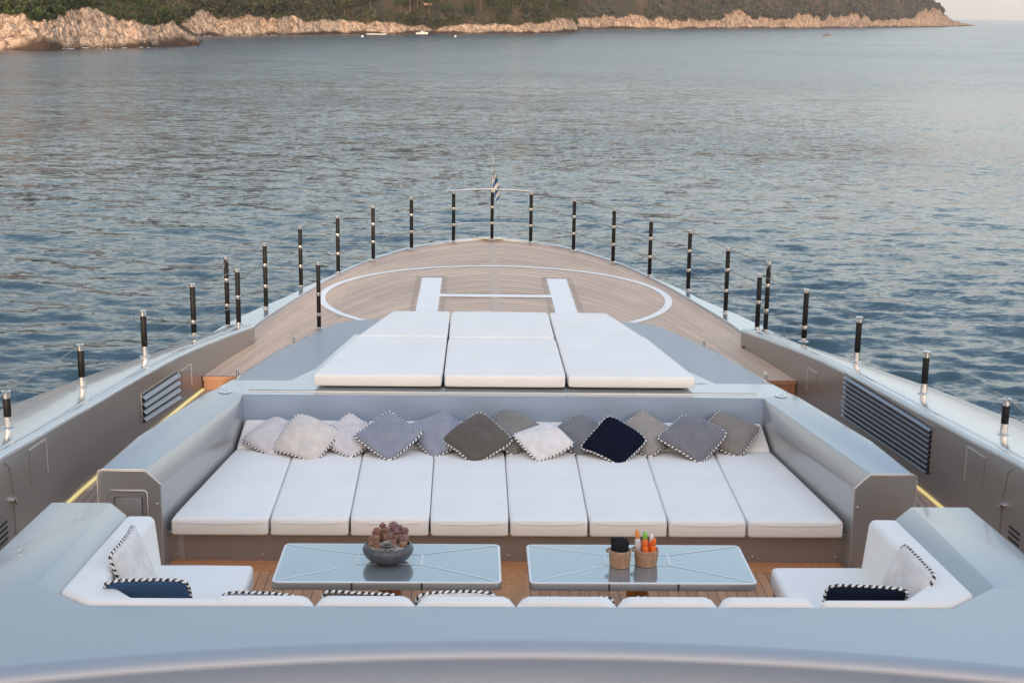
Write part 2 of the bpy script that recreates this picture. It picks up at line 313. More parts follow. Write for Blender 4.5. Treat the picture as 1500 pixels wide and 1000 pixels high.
def coast(name, pts, step, setk, slope, hmax, mat, label=None, depth=260, seed=1, vegfun=None, creep=.08):
    """pts: (x, y, rock height, hill height) along the waterline, left to right; the land rises away from the camera"""
    P = np.array(pts, float); seg = np.hypot(np.diff(P[:, 0]), np.diff(P[:, 1])); s = np.r_[0, np.cumsum(seg)]
    n = int(s[-1]/step); u = np.linspace(0, s[-1], n)
    x, y, hr, hh = (np.interp(u, s, P[:, k]) for k in range(4))
    kw = max(3, int(12/step)); ker = np.hanning(kw+2)[1:-1]; ker /= ker.sum()
    sm = lambda q: np.convolve(np.pad(q, kw//2, mode='edge'), ker, 'same')[kw//2:kw//2+n] if n > kw else q
    x, y = sm(x), sm(y)
    j = (fbm(u/9, u*0+.3, 3, seed)-.5)*5*np.minimum(1, hr/4)
    d = np.hypot(x, y); ux, uy = x/d, y/d
    t = np.r_[np.linspace(0, 1, 26)**1.0, 1+np.geomspace(.08, depth/6.0, 34)]
    U, T = np.meshgrid(u, t, indexing='ij'); HR = hr[:, None]; HH = hh[:, None]
    HRn = HR*(.50+.68*fbm(U/14, U*0+7, 4, seed+3))              # ragged rock crest
    rock = np.minimum(T, 1.0); Lr = setk*HR+1.0
    off = np.where(T <= 1, T*Lr, Lr+(T-1)*6.0)
    prof = rock**.55*(1-.25*np.sin(rock*9+3*fbm(U/5, U*0, 2, seed+9))*(1-rock)*rock*2)
    z = HRn*prof+np.where(T > 1, np.minimum((T-1)*6.0*slope, 1e9), 0)
    z = np.minimum(z, np.maximum(HH, HRn*prof)+(z-np.maximum(HH, HRn*prof))*creep)
    # boulders and clefts
    a = fbm(U/3.2+.3*T, off/2.6, 4, seed+20); cl = np.abs(fbm(U/6.0, off/9.0, 3, seed+30)-.5)
    inr = np.clip(T*4, 0, 1)*np.clip((1.35-T)*2.5, 0, 1)*np.minimum(1, HR/3)
    z = z+inr*((a-.5)*.42*HR+.0)-inr*np.clip(.06-cl, 0, 1)*8.0*np.minimum(1, HR/6)
    z = z+np.where(T > 1.2, (fbm(U/30, off/30, 4, seed+40)-.5)*np.minimum((T-1)*3, 9), 0)
    rg_ = 1-2*np.abs(fbm(U/2.6+off*.2, off/2.4+U*.1, 4, seed+60)-.5); z = z+inr*((rg_-.84)*1.7+(vnoise(U/1.1, off/.8, seed+61)-.5)*.6)*np.clip(HR/6, .3, 1.6)
    z[:, 0] = -2.0
    off2 = off+inr*(a-.5)*3.0+j[:, None]*(1-np.clip(T/14, 0, 1))
    X = x[:, None]+ux[:, None]*off2; Yy = y[:, None]+uy[:, None]*off2
    veg = np.clip((T-1.02-.25*(fbm(U/8, off/8, 3, seed+50)-.45))*8, 0, 1)
    if vegfun is not None: veg = veg*vegfun(U, T, z)
    nn, kk = X.shape; idx = np.arange(nn*kk).reshape(nn, kk)
    F = np.stack([idx[:-1, :-1], idx[1:, :-1], idx[1:, 1:], idx[:-1, 1:]], -1).reshape(-1, 4)
    V = np.stack([X, Yy, z+SEA], -1).reshape(-1, 3)
    me = bpy.data.meshes.new(name); me.from_pydata(V.tolist(), [], F.tolist())
    at = me.attributes.new('veg', 'FLOAT', 'POINT'); at.data.foreach_set('value', veg.ravel().astype(np.float32))
    o = finish(name, me, mat, None, 0, smooth=False); tag(o, kind='structure')
    TERR[name] = (X, Yy, z+SEA, T, veg)
    return o
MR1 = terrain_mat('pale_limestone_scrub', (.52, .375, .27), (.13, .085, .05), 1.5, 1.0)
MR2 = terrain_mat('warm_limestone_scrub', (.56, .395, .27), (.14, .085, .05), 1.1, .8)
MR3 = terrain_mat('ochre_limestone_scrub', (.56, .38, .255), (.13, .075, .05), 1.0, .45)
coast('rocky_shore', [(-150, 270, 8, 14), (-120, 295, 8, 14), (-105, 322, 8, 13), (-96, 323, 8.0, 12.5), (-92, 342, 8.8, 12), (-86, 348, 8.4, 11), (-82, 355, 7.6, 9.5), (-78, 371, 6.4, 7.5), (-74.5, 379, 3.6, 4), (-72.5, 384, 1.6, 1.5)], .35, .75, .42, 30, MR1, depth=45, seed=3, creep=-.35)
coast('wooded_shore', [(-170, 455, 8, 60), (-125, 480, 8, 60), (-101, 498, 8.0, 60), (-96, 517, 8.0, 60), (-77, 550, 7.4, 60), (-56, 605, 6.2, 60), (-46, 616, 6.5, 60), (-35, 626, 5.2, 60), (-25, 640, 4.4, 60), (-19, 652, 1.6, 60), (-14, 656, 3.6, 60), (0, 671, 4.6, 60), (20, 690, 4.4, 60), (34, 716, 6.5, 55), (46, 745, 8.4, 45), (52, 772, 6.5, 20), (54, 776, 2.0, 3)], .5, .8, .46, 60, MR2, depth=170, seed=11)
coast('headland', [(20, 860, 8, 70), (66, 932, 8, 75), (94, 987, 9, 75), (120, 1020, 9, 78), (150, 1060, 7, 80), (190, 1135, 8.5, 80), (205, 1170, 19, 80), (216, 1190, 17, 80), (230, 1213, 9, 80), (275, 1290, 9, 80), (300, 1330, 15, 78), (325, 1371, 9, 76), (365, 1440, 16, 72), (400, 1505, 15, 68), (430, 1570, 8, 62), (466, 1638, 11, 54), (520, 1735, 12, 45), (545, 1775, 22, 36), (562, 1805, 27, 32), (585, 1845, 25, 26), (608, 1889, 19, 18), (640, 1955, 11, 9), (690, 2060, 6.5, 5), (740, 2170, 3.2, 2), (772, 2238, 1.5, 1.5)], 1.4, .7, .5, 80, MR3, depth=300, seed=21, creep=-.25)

# ------------------------------------------------------------------ trees
def leaf_mat(name, base):
    mt = bpy.data.materials.new(name); mt.use_nodes = True; nt = mt.node_tree; N, L = nt.nodes, nt.links; b = N['Principled BSDF']; b.inputs['Roughness'].default_value = .8; b.inputs['Specular IOR Level'].default_value = .2
    g = N.new('ShaderNodeNewGeometry'); oi = N.new('ShaderNodeObjectInfo')
    ad = N.new('ShaderNodeMath'); ad.operation = 'ADD'; L.new(g.outputs['Random Per Island'], ad.inputs[0]); L.new(oi.outputs['Random'], ad.inputs[1])
    mr = N.new('ShaderNodeMapRange'); L.new(ad.outputs[0], mr.inputs['Value']); mr.inputs['From Max'].default_value = 2; mr.inputs['To Min'].default_value = .35; mr.inputs['To Max'].default_value = 1.8
    v = N.new('ShaderNodeVectorMath'); v.operation = 'SCALE'; v.inputs[0].default_value = base; L.new(mr.outputs[0], v.inputs['Scale']); L.new(v.outputs[0], b.inputs['Base Color'])
    return mt
LEAFP = leaf_mat('pine_foliage', (.034, .044, .020)); LEAFO = leaf_mat('olive_scrub_foliage', (.050, .053, .025)); LEAFG = leaf_mat('green_shrub_foliage', (.040, .056, .019)); LEAFF = leaf_mat('distant_pine_foliage', (.050, .049, .037))
BARK = M_('bark', (.12, .085, .06), .9)
def leaf_cloud(cl, n, size, rg):
    """n leaf clumps scattered over a set of ellipsoids cl=[(centre, radii)]"""
    v, f = [], []
    for k in range(n):
        c, ra = cl[rg.randrange(len(cl))]
        d = Vector((rg.gauss(0, 1), rg.gauss(0, 1), rg.gauss(0, 1))).normalized()*(rg.random()**.33)
        p = Vector((c[0]+d.x*ra[0], c[1]+d.y*ra[1], c[2]+d.z*ra[2])); s = size*rg.uniform(.6, 1.4)
        a = Vector((rg.gauss(0, 1), rg.gauss(0, 1), rg.gauss(0, .7))).normalized(); b_ = a.orthogonal().normalized(); b_ = (b_*math.cos(rg.random()*6)+a.cross(b_)*math.sin(rg.random()*6)).normalized()
        i = len(v); v += [p+a*s, p+b_*s*.8, p-a*s*.9+b_*.2*s, p-b_*s*.7]; f.append([i, i+1, i+2, i+3])
    return v, f
def tree_proto(kind, seed):
    rg = random.Random(seed)
    if kind == 'pine':
        h = 7.0; cl = [((rg.uniform(-2, 2), rg.uniform(-2, 2), rg.uniform(4.2, 6.4)), (rg.uniform(1.2, 2.0), rg.uniform(1.2, 2.0), rg.uniform(.7, 1.2))) for _ in range(9)]; th = 4.6; n, s = 520, .42
    elif kind == 'bush':
        cl = [((rg.uniform(-1.3, 1.3), rg.uniform(-1.3, 1.3), rg.uniform(.7, 2.1)), (rg.uniform(.8, 1.3), rg.uniform(.8, 1.3), rg.uniform(.6, 1.0))) for _ in range(7)]; th = 1.4; n, s = 360, .32
    else:
        cl = [((rg.uniform(-1.7, 1.7), rg.uniform(-1.7, 1.7), rg.uniform(1.8, 4.6)), (rg.uniform(1.0, 1.6), rg.uniform(1.0, 1.6), rg.uniform(.9, 1.4))) for _ in range(9)]; th = 3.2; n, s = 520, .38
    v, f = leaf_cloud(cl, n, s, rg)
    cm = bpy.data.meshes.new('crown'); cm.from_pydata(v, [], f)
    t = MB(); t.tube([(0, 0, -.6), (.1, 0, th*.5), (.0, .15, th)], [.22, .16, .08], 6)
    for c, ra in cl[:5]: t.tube([(0, .05, th*.55), (c[0]*.5, c[1]*.5, (th*.6+c[2])*.5), c], [.09, .06, .03], 5)
    tm = bpy.data.meshes.new('trunk'); tm.from_pydata(t.v, [], t.f); tm.materials.append(BARK)
    return cm, tm
PROTO = {k: [tree_proto(k, 10*i+j) for j in range(2)] for i, k in enumerate(('pine', 'bush', 'oak'))}
def plant(kind, name, loc, sc, mat, label, cat, group):
    cm, tm = rng.choice(PROTO[kind])
    key = (cm.name, mat.name)
    if key not in plant.c:
        q = cm.copy(); q.materials.clear(); q.materials.append(mat); plant.c[key] = q
    r = thing(name, label, cat, loc, group); r.scale = (sc, sc, sc*rng.uniform(.85, 1.15)); r.rotation_euler.z = rng.random()*6.28
    for nm, me in (('crown', plant.c[key]), ('trunk', tm)):
        o = bpy.data.objects.new(nm, me); C.objects.link(o); o.parent = r
plant.c = {}
def scatter(tn, n, tmin, tmax, kinds, xr, ok=lambda x, y, z: True):
    X, Y, Z, T, veg = TERR[tn]; got = 0; used = []
    for _ in range(n*60):
        if got >= n: break
        i, j = rng.randrange(X.shape[0]), rng.randrange(X.shape[1])
        if not (tmin <= T[i, j] <= tmax and veg[i, j] > .6): continue
        x, y, z = X[i, j], Y[i, j], Z[i, j]
        if not (xr[0] <= x <= xr[1]) or not ok(x, y, z): continue
        if any((x-a)**2+(y-b)**2 < q for a, b, q in used): continue
        kind, name, sc, mat, label, cat, grp = rng.choice(kinds); sc *= rng.uniform(.8, 1.75); used.append((x, y, (1.5*sc)**2))
        plant(kind, name, (x, y, z-.15), sc, mat, label, cat, grp); got += 1
gS = 'shrubs on top of the pale rocks at left'; gW = 'trees on the wooded slope across the bay'
scatter('rocky_shore', 46, 1.05, 6, [('bush', 'shrub', .8, LEAFG, 'green shrub growing on top of the pale rocks at the left of the bay', 'shrub', gS)], (-135, -80))
scatter('wooded_shore', 60, 1.05, 4.2, [('bush', 'scrub_bush', 1.25, LEAFO, 'olive brown scrub bush just above the rock ledge across the bay', 'bush', 'scrub bushes above the rock ledge'), ('oak', 'holm_oak', .9, LEAFO, 'brownish broad crowned tree on the wooded slope across the bay', 'tree', gW+' brown')], (-140, 52))
scatter('wooded_shore', 110, 2.5, 16, [('pine', 'pine_tree', .95, LEAFP, 'dark green pine standing on the wooded slope across the bay', 'tree', gW+' dark'), ('oak', 'evergreen_tree', 1.0, LEAFG, 'mid green round tree on the wooded slope across the bay', 'tree', gW+' green'), ('oak', 'holm_oak', 1.0, LEAFO, 'brownish broad crowned tree on the wooded slope across the bay', 'tree', gW+' brown')], (-160, 50))
def wood(tn, name, label, cat, count, smin, smax, tr, mat, seed, bare, leaves=34, lift=1.1):
    X, Y, Z, T, veg = TERR[tn]; rg = random.Random(seed); v, f = [], []; used = 0
    while used < count:
        i, j = rg.randrange(X.shape[0]), rg.randrange(X.shape[1])
        if not (tr[0] < T[i, j] < tr[1] and veg[i, j] > .5): continue
        x, y, z = X[i, j], Y[i, j], Z[i, j]; used += 1
        if bare(x, T[i, j]): continue
        s = rg.uniform(smin, smax)
        cl = [((x+rg.uniform(-1, 1)*s*.6, y+rg.uniform(-1, 1)*s*.6, z+rg.uniform(.1, lift)*s), (s*.6, s*.6, s*.5)) for _ in range(3)]
        a, b = leaf_cloud(cl, leaves, s*.30, rg); n = len(v); v += a; f += [[q+n for q in g] for g in b]
    me = bpy.data.meshes.new(name); me.from_pydata(v, [], f)
    tag(finish(name, me, mat, None, 0, smooth=False), label, cat, kind='stuff')
wood('headland', 'woodland', 'dark pine wood and scrub covering the slope of the far headland', 'woodland', 1900, 2.2, 4.6, (1.1, 22), LEAFF, 5, lambda x, t: (92 < x < 118 and t < 6) or x > 612)
wood('wooded_shore', 'undergrowth', 'low brown green scrub growing between the trees on the wooded slope across the bay', 'undergrowth', 1500, .7, 1.6, (1.06, 20), LEAFO, 6, lambda x, t: False, 26, .5)
wood('rocky_shore', 'ground_cover', 'low green scrub on top of the pale rocks at the left of the bay', 'undergrowth', 1100, .5, 1.2, (1.12, 9), LEAFG, 7, lambda x, t: x > -78, 26, .5)
for (x, y, dz, sc) in ((566, 1848, 0, 1.9), (577, 1852, 0, 1.5)):
    X, Y, Z, T, veg = TERR['headland']; k = np.argmin((X-x)**2+(Y-y)**2); z = Z.ravel()[k]
    plant('pine', 'pine_tree', (x, y, z-.3), sc, LEAFF, 'pine against the pale sky at the outer end of the headland', 'tree', 'skyline pines on the headland')

# ------------------------------------------------------------------ boats, buoys and walls on the far shore
def at_terr(tn, x, y):
    X, Y, Z, T, veg = TERR[tn]; k = np.argmin((X-x)**2+(Y-y)**2); return Z.ravel()[k]
def small_boat(name, label, x, y, L, col, rot, crew=False):
    t = thing(name, label, 'boat', (x, y, SEA)); m1 = M_(name+'_hull_paint', col, .4); n = 13; P = []
    for i in range(n):
        u = i/(n-1)*2-1; w = L*.17*(1-max(0, u)**2.2)*(1-.25*max(0, -u)**3); sh = .16*L*(.75+.35*max(0, u)**2)
        P.append([(u*L/2, w*a, z) for a, z in ((-1, sh), (-.92, sh*.4), (-.55, -.15), (0, -.3), (.55, -.15), (.92, sh*.4), (1, sh))])
    b = MB().grid(P); b.add(P[0], [list(range(7))]); h = b.build('hull', m1, t, False)
    d = MB().grid([[(u*L/2*.93, a*L*.16*(1-max(0, u)**2.2)*.9, .09*L) for a in (-1, 0, 1)] for u in np.linspace(-1, .95, 9)]); d.build('deck', M_(name+'_inside', tuple(c*.6 for c in col), .7), t, False)
    if not crew:
        c = MB().prism([(-.12*L, -.10*L), (.16*L, -.10*L), (.2*L, 0), (.16*L, .10*L), (-.12*L, .10*L)], .09*L, .26*L).bevel(.04); c.build('cabin', m1, t, False)
        w = MB().box(-.10*L, .15*L, -.102*L, .102*L, .18*L, .23*L); w.build('window', DARK, t, False)
    t.rotation_euler.z = rot; return t
small_boat('motorboat', 'small white motorboat moored below the wooded slope', -23.7, 630, 5.2, (.75, .74, .72), .1)
skiff = small_boat('open_boat', 'small open brown boat out on the water before the headland', 185.6, 767, 4.6, (.23, .15, .10), .15, True)
for k, (dx, c) in enumerate(((-.6, (.05, .05, .06)), (.7, (.16, .05, .04)))):
    b = MB(); zz = SEA+.42
    X0, Y0 = 185.6+dx, 767.0
    b.lathe([(.13, 0), (.24, .1), (.23, .4), (.26, .62), (.10, .76), (.07, .80), (.115, .86), (.12, .96), (.07, 1.05)], (X0, Y0, zz), 10)
    for sgn in (-1, 1):
        b.tube([(X0+.2*sgn, Y0, zz+.62), (X0+.30*sgn, Y0-.12, zz+.38), (X0+.2*sgn, Y0-.38, zz+.28)], [.07, .06, .045], 6)
        b.tube([(X0+.1*sgn, Y0-.05, zz+.08), (X0+.14*sgn, Y0-.45, zz+.1), (X0+.14*sgn, Y0-.5, zz-.18)], [.1, .08, .06], 6)
    tag(b.build('person', M_('dark_jacket', c, .9), None, sharp=0), ('person in a black jacket sitting in the open boat', 'person in a dark red jacket sitting in the open boat')[k], 'person')
for x, y, col, lab in ((-42.5, 541, (.8, .8, .78), 'white mooring buoy left of the white motorboat'), (-8.4, 570, (.8, .8, .78), 'white mooring buoy right of the white motorboat'), (54.9, 775, (.03, .06, .14), 'dark blue mooring buoy off the end of the rocky spur')):
    b = MB().lathe([(.05, -.3), (.36, -.12), (.46, .15), (.36, .42), (.12, .56), (.05, .62), (.05, .78)], (x, y, SEA), 14)
    tag(b.build('mooring_buoy', M_('buoy_paint', col, .5), None, sharp=0), lab, 'buoy')
b = MB().box(-45.5, -37.5, 602, 604, SEA-.4, SEA+.35).bevel(.06)
tag(b.build('floating_pontoon', M_('pontoon_white', (.6, .59, .56), .7)), 'low pale pontoon floating close to the rocks behind the buoy', 'pontoon')
def boulder(x, y, z, r, seed, label):
    bm = bmesh.new(); bmesh.ops.create_icosphere(bm, subdivisions=4, radius=1)
    for v in bm.verts:
        q = v.co*1.3+Vector((seed, 0, 0)); k = .75+.55*abs(mnoise.noise(q))+.25*mnoise.noise(q*2.7)+.12*mnoise.noise(q*6)
        v.co = Vector((v.co.x*r[0]*k, v.co.y*r[1]*k, v.co.z*r[2]*k))
    me = bpy.data.meshes.new('boulder'); bm.to_mesh(me); bm.free(); o = finish('boulder', me, MR1, None, 0, smooth=False); o.location = (x, y, z); tag(o, label, 'rock')
boulder(-74.2, 381.5, SEA+.2, (1.5, 1.5, 1.7), 3.1, 'small separate rock standing in the water off the tip of the pale rocks')
fo = MB(); rg5 = random.Random(8)
for x, y, L_ in ((-92.5, 333, 5), (-88, 341, 7), (-83.5, 346, 4), (-80, 352.5, 3), (-95, 509, 6), (-86, 526, 9), (-77, 545, 7)):
    for k in range(int(L_*1.1)):
        px_, py_ = x+rg5.uniform(-.5, .5)*L_, y-1.2+rg5.gauss(0, .5)-rg5.random()*.8; a = [rg5.uniform(.15, .5) for _ in range(7)]
        fo.add([(px_+1.5*a[i]*math.cos(i*PI/3.5), py_+.8*a[i]*math.sin(i*PI/3.5), SEA+.14) for i in range(7)]+[(px_, py_, SEA+.24)], [[i, (i+1) % 7, 7] for i in range(7)])
tag(fo.build('surf_foam', M_('white_foam', (.75, .75, .74), .9)), 'thin broken line of white surf along the foot of the pale rocks', 'surf', kind='stuff')
STONE = M_('rendered_stone', (.50, .33, .22), .9, var=(.6, .2), bump=(2, .4, .1))
b = MB().prism([(-107, 336), (-94.5, 352), (-95.1, 352.5), (-107.6, 336.5)], -3.5, [.0]*4).bevel(.05); b.prism([(-94.9, 351.4), (-94.2, 352.2), (-95, 352.9), (-95.7, 352.1)], -3.5, .9)
tag(b.build('terrace_wall', STONE), 'low pinkish stone terrace wall with an end pillar above the pale rocks', 'wall')
def villa(name, label, x, y, z, w, d, h, col):
    t = thing(name, label, 'house', (x, y, z)); mt = M_(name+'_render', col, .9, var=(.4, .12))
    MB().box(-w/2, w/2, -d/2, d/2, -3, h).build('wall', mt, t, False)
    MB().prism([(-w/2-.4, -d/2-.4), (w/2+.4, -d/2-.4), (w/2+.4, d/2+.4), (-w/2-.4, d/2+.4)], h, h+.4).build('roof', M_(name+'_tiles', (.32, .15, .09), .9), t, False)
    for k in range(3):
        q = w*(-.3+.3*k); MB().box(q-.5, q+.5, -d/2-.05, -d/2+.02, h*.35, h*.75).build('window', DARK, t, False)
villa('villa', 'cream coloured villa among the trees high on the wooded slope', 24, 742, at_terr('wooded_shore', 24, 742)-1, 13, 8, 7.5, (.72, .56, .30))
villa('garden_house', 'pinkish stone house half hidden by trees on the wooded slope', -25, 668, at_terr('wooded_shore', -25, 668), 9, 6, 6, (.55, .35, .28))

# ------------------------------------------------------------------ yacht geometry tables (metres, X starboard, Y forward)
ys = lambda y, t: float(np.interp(y, [q[0] for q in t], [q[1] for q in t]))
WALLX = [(-14, 4.8), (2, 5.02), (9, 4.99), (12, 4.88), (14.7, 4.735), (15.4, 4.665), (18.2, 4.33), (19.35, 4.17), (20.4, 3.985), (21.45, 3.76)]   # inner face of the bulwark
CAPZ = [(-14, -3.7), (9, -3.9), (12.9, -4.11), (14.1, -4.22), (15.4, -4.315), (16.9, -4.38), (18.4, -4.465), (19.9, -4.59), (21.45, -4.72)]
CAPX = [(-14, 5.9), (9, 6.1), (13, 5.88), (15, 5.60), (16.2, 5.32), (17.6, 4.92), (18.8, 4.60), (20, 4.32), (21.45, 4.12)]
EDGE = [(0, 31.78), (.45, 31.66), (.92, 31.35), (1.35, 30.95), (1.77, 30.35), (2.15, 29.6), (2.5, 28.85), (2.8, 27.95), (3.06, 27.0), (3.27, 26.1), (3.47, 25.1), (3.66, 24.1), (3.82, 23.2), (3.92, 22.5), (3.98, 21.9), (3.99, 21.45)]   # edge of the laid teak
DECK = -5.0; SIDE = -5.2; SOLE = -5.72
def edge_y(x):
    x = abs(x); return float(np.interp(x, [e[0] for e in EDGE], [e[1] for e in EDGE]))
def edge_x(y): return float(np.interp(y, [e[1] for e in EDGE][::-1], [e[0] for e in EDGE][::-1]))

# ------------------------------------------------------------------ decks
def build_foredeck():
    rows = np.r_[np.linspace(17.0, 21.4, 30), np.linspace(21.5, 31.5, 101), [31.6, 31.7, 31.76]]
    P, UV = [], []; k = 73
    for y in rows:
        w = edge_x(y) if y > 21.45 else min(ys(y, WALLX), 3.76+.0*y) if y > 21.4 else ys(y, WALLX)
        for u in np.linspace(-1, 1, k):
            x = u*w; P.append((x, y, DECK)); ax = abs(x)
            ey = edge_y(min(ax, 3.3))-max(0, ax-3.3)*5.2
            if y < 21.4: ey = edge_y(3.3)-max(0, ax-3.3)*5.2
            UV.append(((ey-y)*.43, y+.4*x))
    f = [[i*k+j, i*k+j+1, (i+1)*k+j+1, (i+1)*k+j] for i in range(len(rows)-1) for j in range(k-1)]
    # square off the step at y = 19.35
    f = [q for q in f if P[q[0]][1] > 19.2]
    for i, p in enumerate(P):
        if 19.2 < p[1] < 19.36: P[i] = (p[0], 19.35, p[2])
    o = obj('foredeck', P, f, TEAKW, uv=UV); tag(o, kind='structure'); return o
fd = build_foredeck()
b = MB()          # king plank, side margin planks and step nosing lie 4 mm proud of the laid teak
b.prism([(-.075, 23), (.075, 23), (.075, 31.7), (-.075, 31.7)], DECK+.001, DECK+.004)
for s in (1, -1):
    ed = [(e[0], e[1]) for e in EDGE]; inn = [(max(0.0, x-.10*(1 if y < 29 else .6)), y-.10*(1.0 if y > 29 else .35)) for x, y in ed]
    for i in range(len(ed)-1):
        q = [ed[i], ed[i+1], inn[i+1], inn[i]]; q = [(s*x, y) for x, y in q]
        b.prism(q if s < 0 else q[::-1], DECK+.001, DECK+.005)
o = b.build('margin_plank', TEAKP); tag(o, kind='structure')
# white helicopter marking
b = MB(); n = 160; cyy, ro, ri = 25.283, 3.185, 3.055
ring = [[(r_*math.sin(a), cyy+r_*math.cos(a), DECK+.008) for a in np.linspace(0, 2*PI, n)] for r_ in (ri, ro)]
b.grid(ring, flip=True)
for s in (1, -1): b.prism(sided([(1.01, 23.55), (1.39, 23.55), (1.39, 27.05), (1.01, 27.05)], s), DECK+.006, DECK+.009)
b.prism([(-1.01, 25.19), (1.01, 25.19), (1.01, 25.43), (-1.01, 25.43)], DECK+.006, DECK+.009)
hm = b.build('helipad_marking', HWHITE); tag(hm, 'white letter H inside a white circle painted on the teak foredeck', 'deck marking')
b = MB()
for s in (1, -1):
    for g in (.05, .09):
        for (xa, xb, ya, yb) in ((1.01-g-.008, 1.01-g, 23.55, 27.05+g), (1.39+g, 1.39+g+.008, 23.55, 27.05+g), (1.01-g, 1.39+g, 27.05+g, 27.05+g+.02)):
            b.prism(sided([(xa, ya), (xb, ya), (xb, yb), (xa, yb)], s), DECK+.0045, DECK+.0065)
for y in (25.10, 25.50): b.prism([(-.9, y), (.9, y), (.9, y+.02), (-.9, y+.02)], DECK+.0045, DECK+.0060)
b.build('inlay_line', INK, hm)
def strip_deck(name, poly, z, mat, w=.1, label=None):
    P = np.array(poly); xs = np.linspace(P[:, 0].min(), P[:, 0].max(), 2)
    V = [(x, y, z) for x, y in poly]; UV = [(x, y) for x, y in poly]
    o = obj(name, V, [list(range(len(V)))], mat, uv=UV); tag(o, kind='structure'); return o
TEAKS = teak('side_deck_teak', (.52, .38, .30), .085, .09)
for s in (1, -1):
    pts = [(ys(y, WALLX), y) for y in np.linspace(-3, 19.34, 16)]
    strip_deck('side_deck', sided([(4.30, -3)]+pts+[(3.2, 19.34), (3.45, 17.9), (3.7, 16.9), (4.22, 14.14), (4.30, 14.1)], s), SIDE, TEAKS)
b = MB()
for s in (1, -1):
    b.box(*sorted((s*3.3, s*4.16)), 19.30, 19.347, DECK-.045, DECK+.006); b.box(*sorted((s*3.3, s*4.155)), 19.335, 19.36, SIDE-.02, DECK-.046)
o = b.build('deck_step', TEAKD); tag(o, kind='structure')
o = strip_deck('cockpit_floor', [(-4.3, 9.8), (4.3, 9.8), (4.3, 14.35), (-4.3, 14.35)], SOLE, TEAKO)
b = MB().box(-3.55, 3.55, 14.02, 14.30, SOLE+.001, SOLE+.006).box(-.16, .16, 9.9, 14.02, SOLE+.001, SOLE+.006)
for s in (1, -1): b.box(*sorted((s*4.29, s*4.32)), 12.5, 14.12, SOLE+.001, SIDE-.004)
tag(b.build('floor_margin', TEAKM), kind='structure')

# ------------------------------------------------------------------ yacht hull, bulwarks, rails
yacht = thing('motor_yacht', 'taupe grey motor yacht seen from above its wheelhouse towards the bow', 'yacht', (0, 10, SEA))
def build_hull():
    P = []
    yy = list(np.linspace(-14, 21.45, 24))+[21.5]+list(np.linspace(22, 29, 15))+[29.6, 30.2, 30.7, 31.1, 31.4, 31.62, 31.80, 31.92]
    for y in yy:
        if y <= 21.46: xe, ze = ys(y, CAPX)-.01, ys(y, CAPZ)-.03
        else: xe, ze = hull_x(y), -4.965
        sec = []
        for (k, dz, p) in ((1.0, 0, 0), (1.0, .25, .06), (.99, .9, .12), (.90, 2.2, .35), (.72, 3.6, .7), (.55, 5.2, .9)):
            sec.append((xe*k if y < 24 else xe*(k**(1+1.2*(y-24)/8)), y+(0 if y < 29 else (k-1)*2.0), ze-dz))
        P.append([(x, y_, z) for x, y_, z in sec]+[(-x, y_, z) for x, y_, z in sec[::-1]])
    b = MB().grid(P, flip=False); b.add(P[0], [list(range(12))]); b.add(P[-1], [list(range(12))[::-1]])
    return b.build('hull', PAINT, yacht, sharp=50)
def hull_x(y):
    """outer edge of the foredeck cap"""
    return float(np.interp(y, [21.4, 22.4, 23.1, 24.1, 24.9, 25.8, 27.2, 28.95, 30.5, 31.2, 31.55, 31.8, 31.95], [4.58, 4.43, 4.27, 3.98, 3.70, 3.50, 3.05, 2.54, 1.80, 1.22, .80, .38, 0.02]))
build_hull()
b = MB()          # foredeck covering board (toe rail) between the teak and the hull edge
for s in (1, -1):
    yy = list(np.linspace(21.3, 29, 24))+[29.6, 30.2, 30.7, 31.1, 31.4, 31.6, 31.72]
    rows = []
    for y in yy:
        xi = edge_x(y) if y > 21.45 else 3.76; xo = max(hull_x(y), xi+.06); z1 = DECK+.045
        rows.append([(s*xi, y, DECK-.02), (s*xi, y, z1-.012), (s*(xi+.012), y, z1), (s*(xo-.02), y, z1+.004), (s*xo, y, z1-.03), (s*xo, y, DECK-.1)])
    b.grid(rows, flip=s > 0)
b.prism([(-.35, 31.74), (.35, 31.74), (.28, 31.9), (0, 31.97), (-.28, 31.9)], DECK-.02, DECK+.05)
b.build('toe_rail', CAP, yacht)
MB().box(-.42, .25, 31.66, 31.735, DECK+.047, DECK+.062).bevel(.006).build('bow_strip', M_('yellow_metal', (.75, .62, .36), .25, .9), yacht)  # thin yellow metal strip across the bow edge

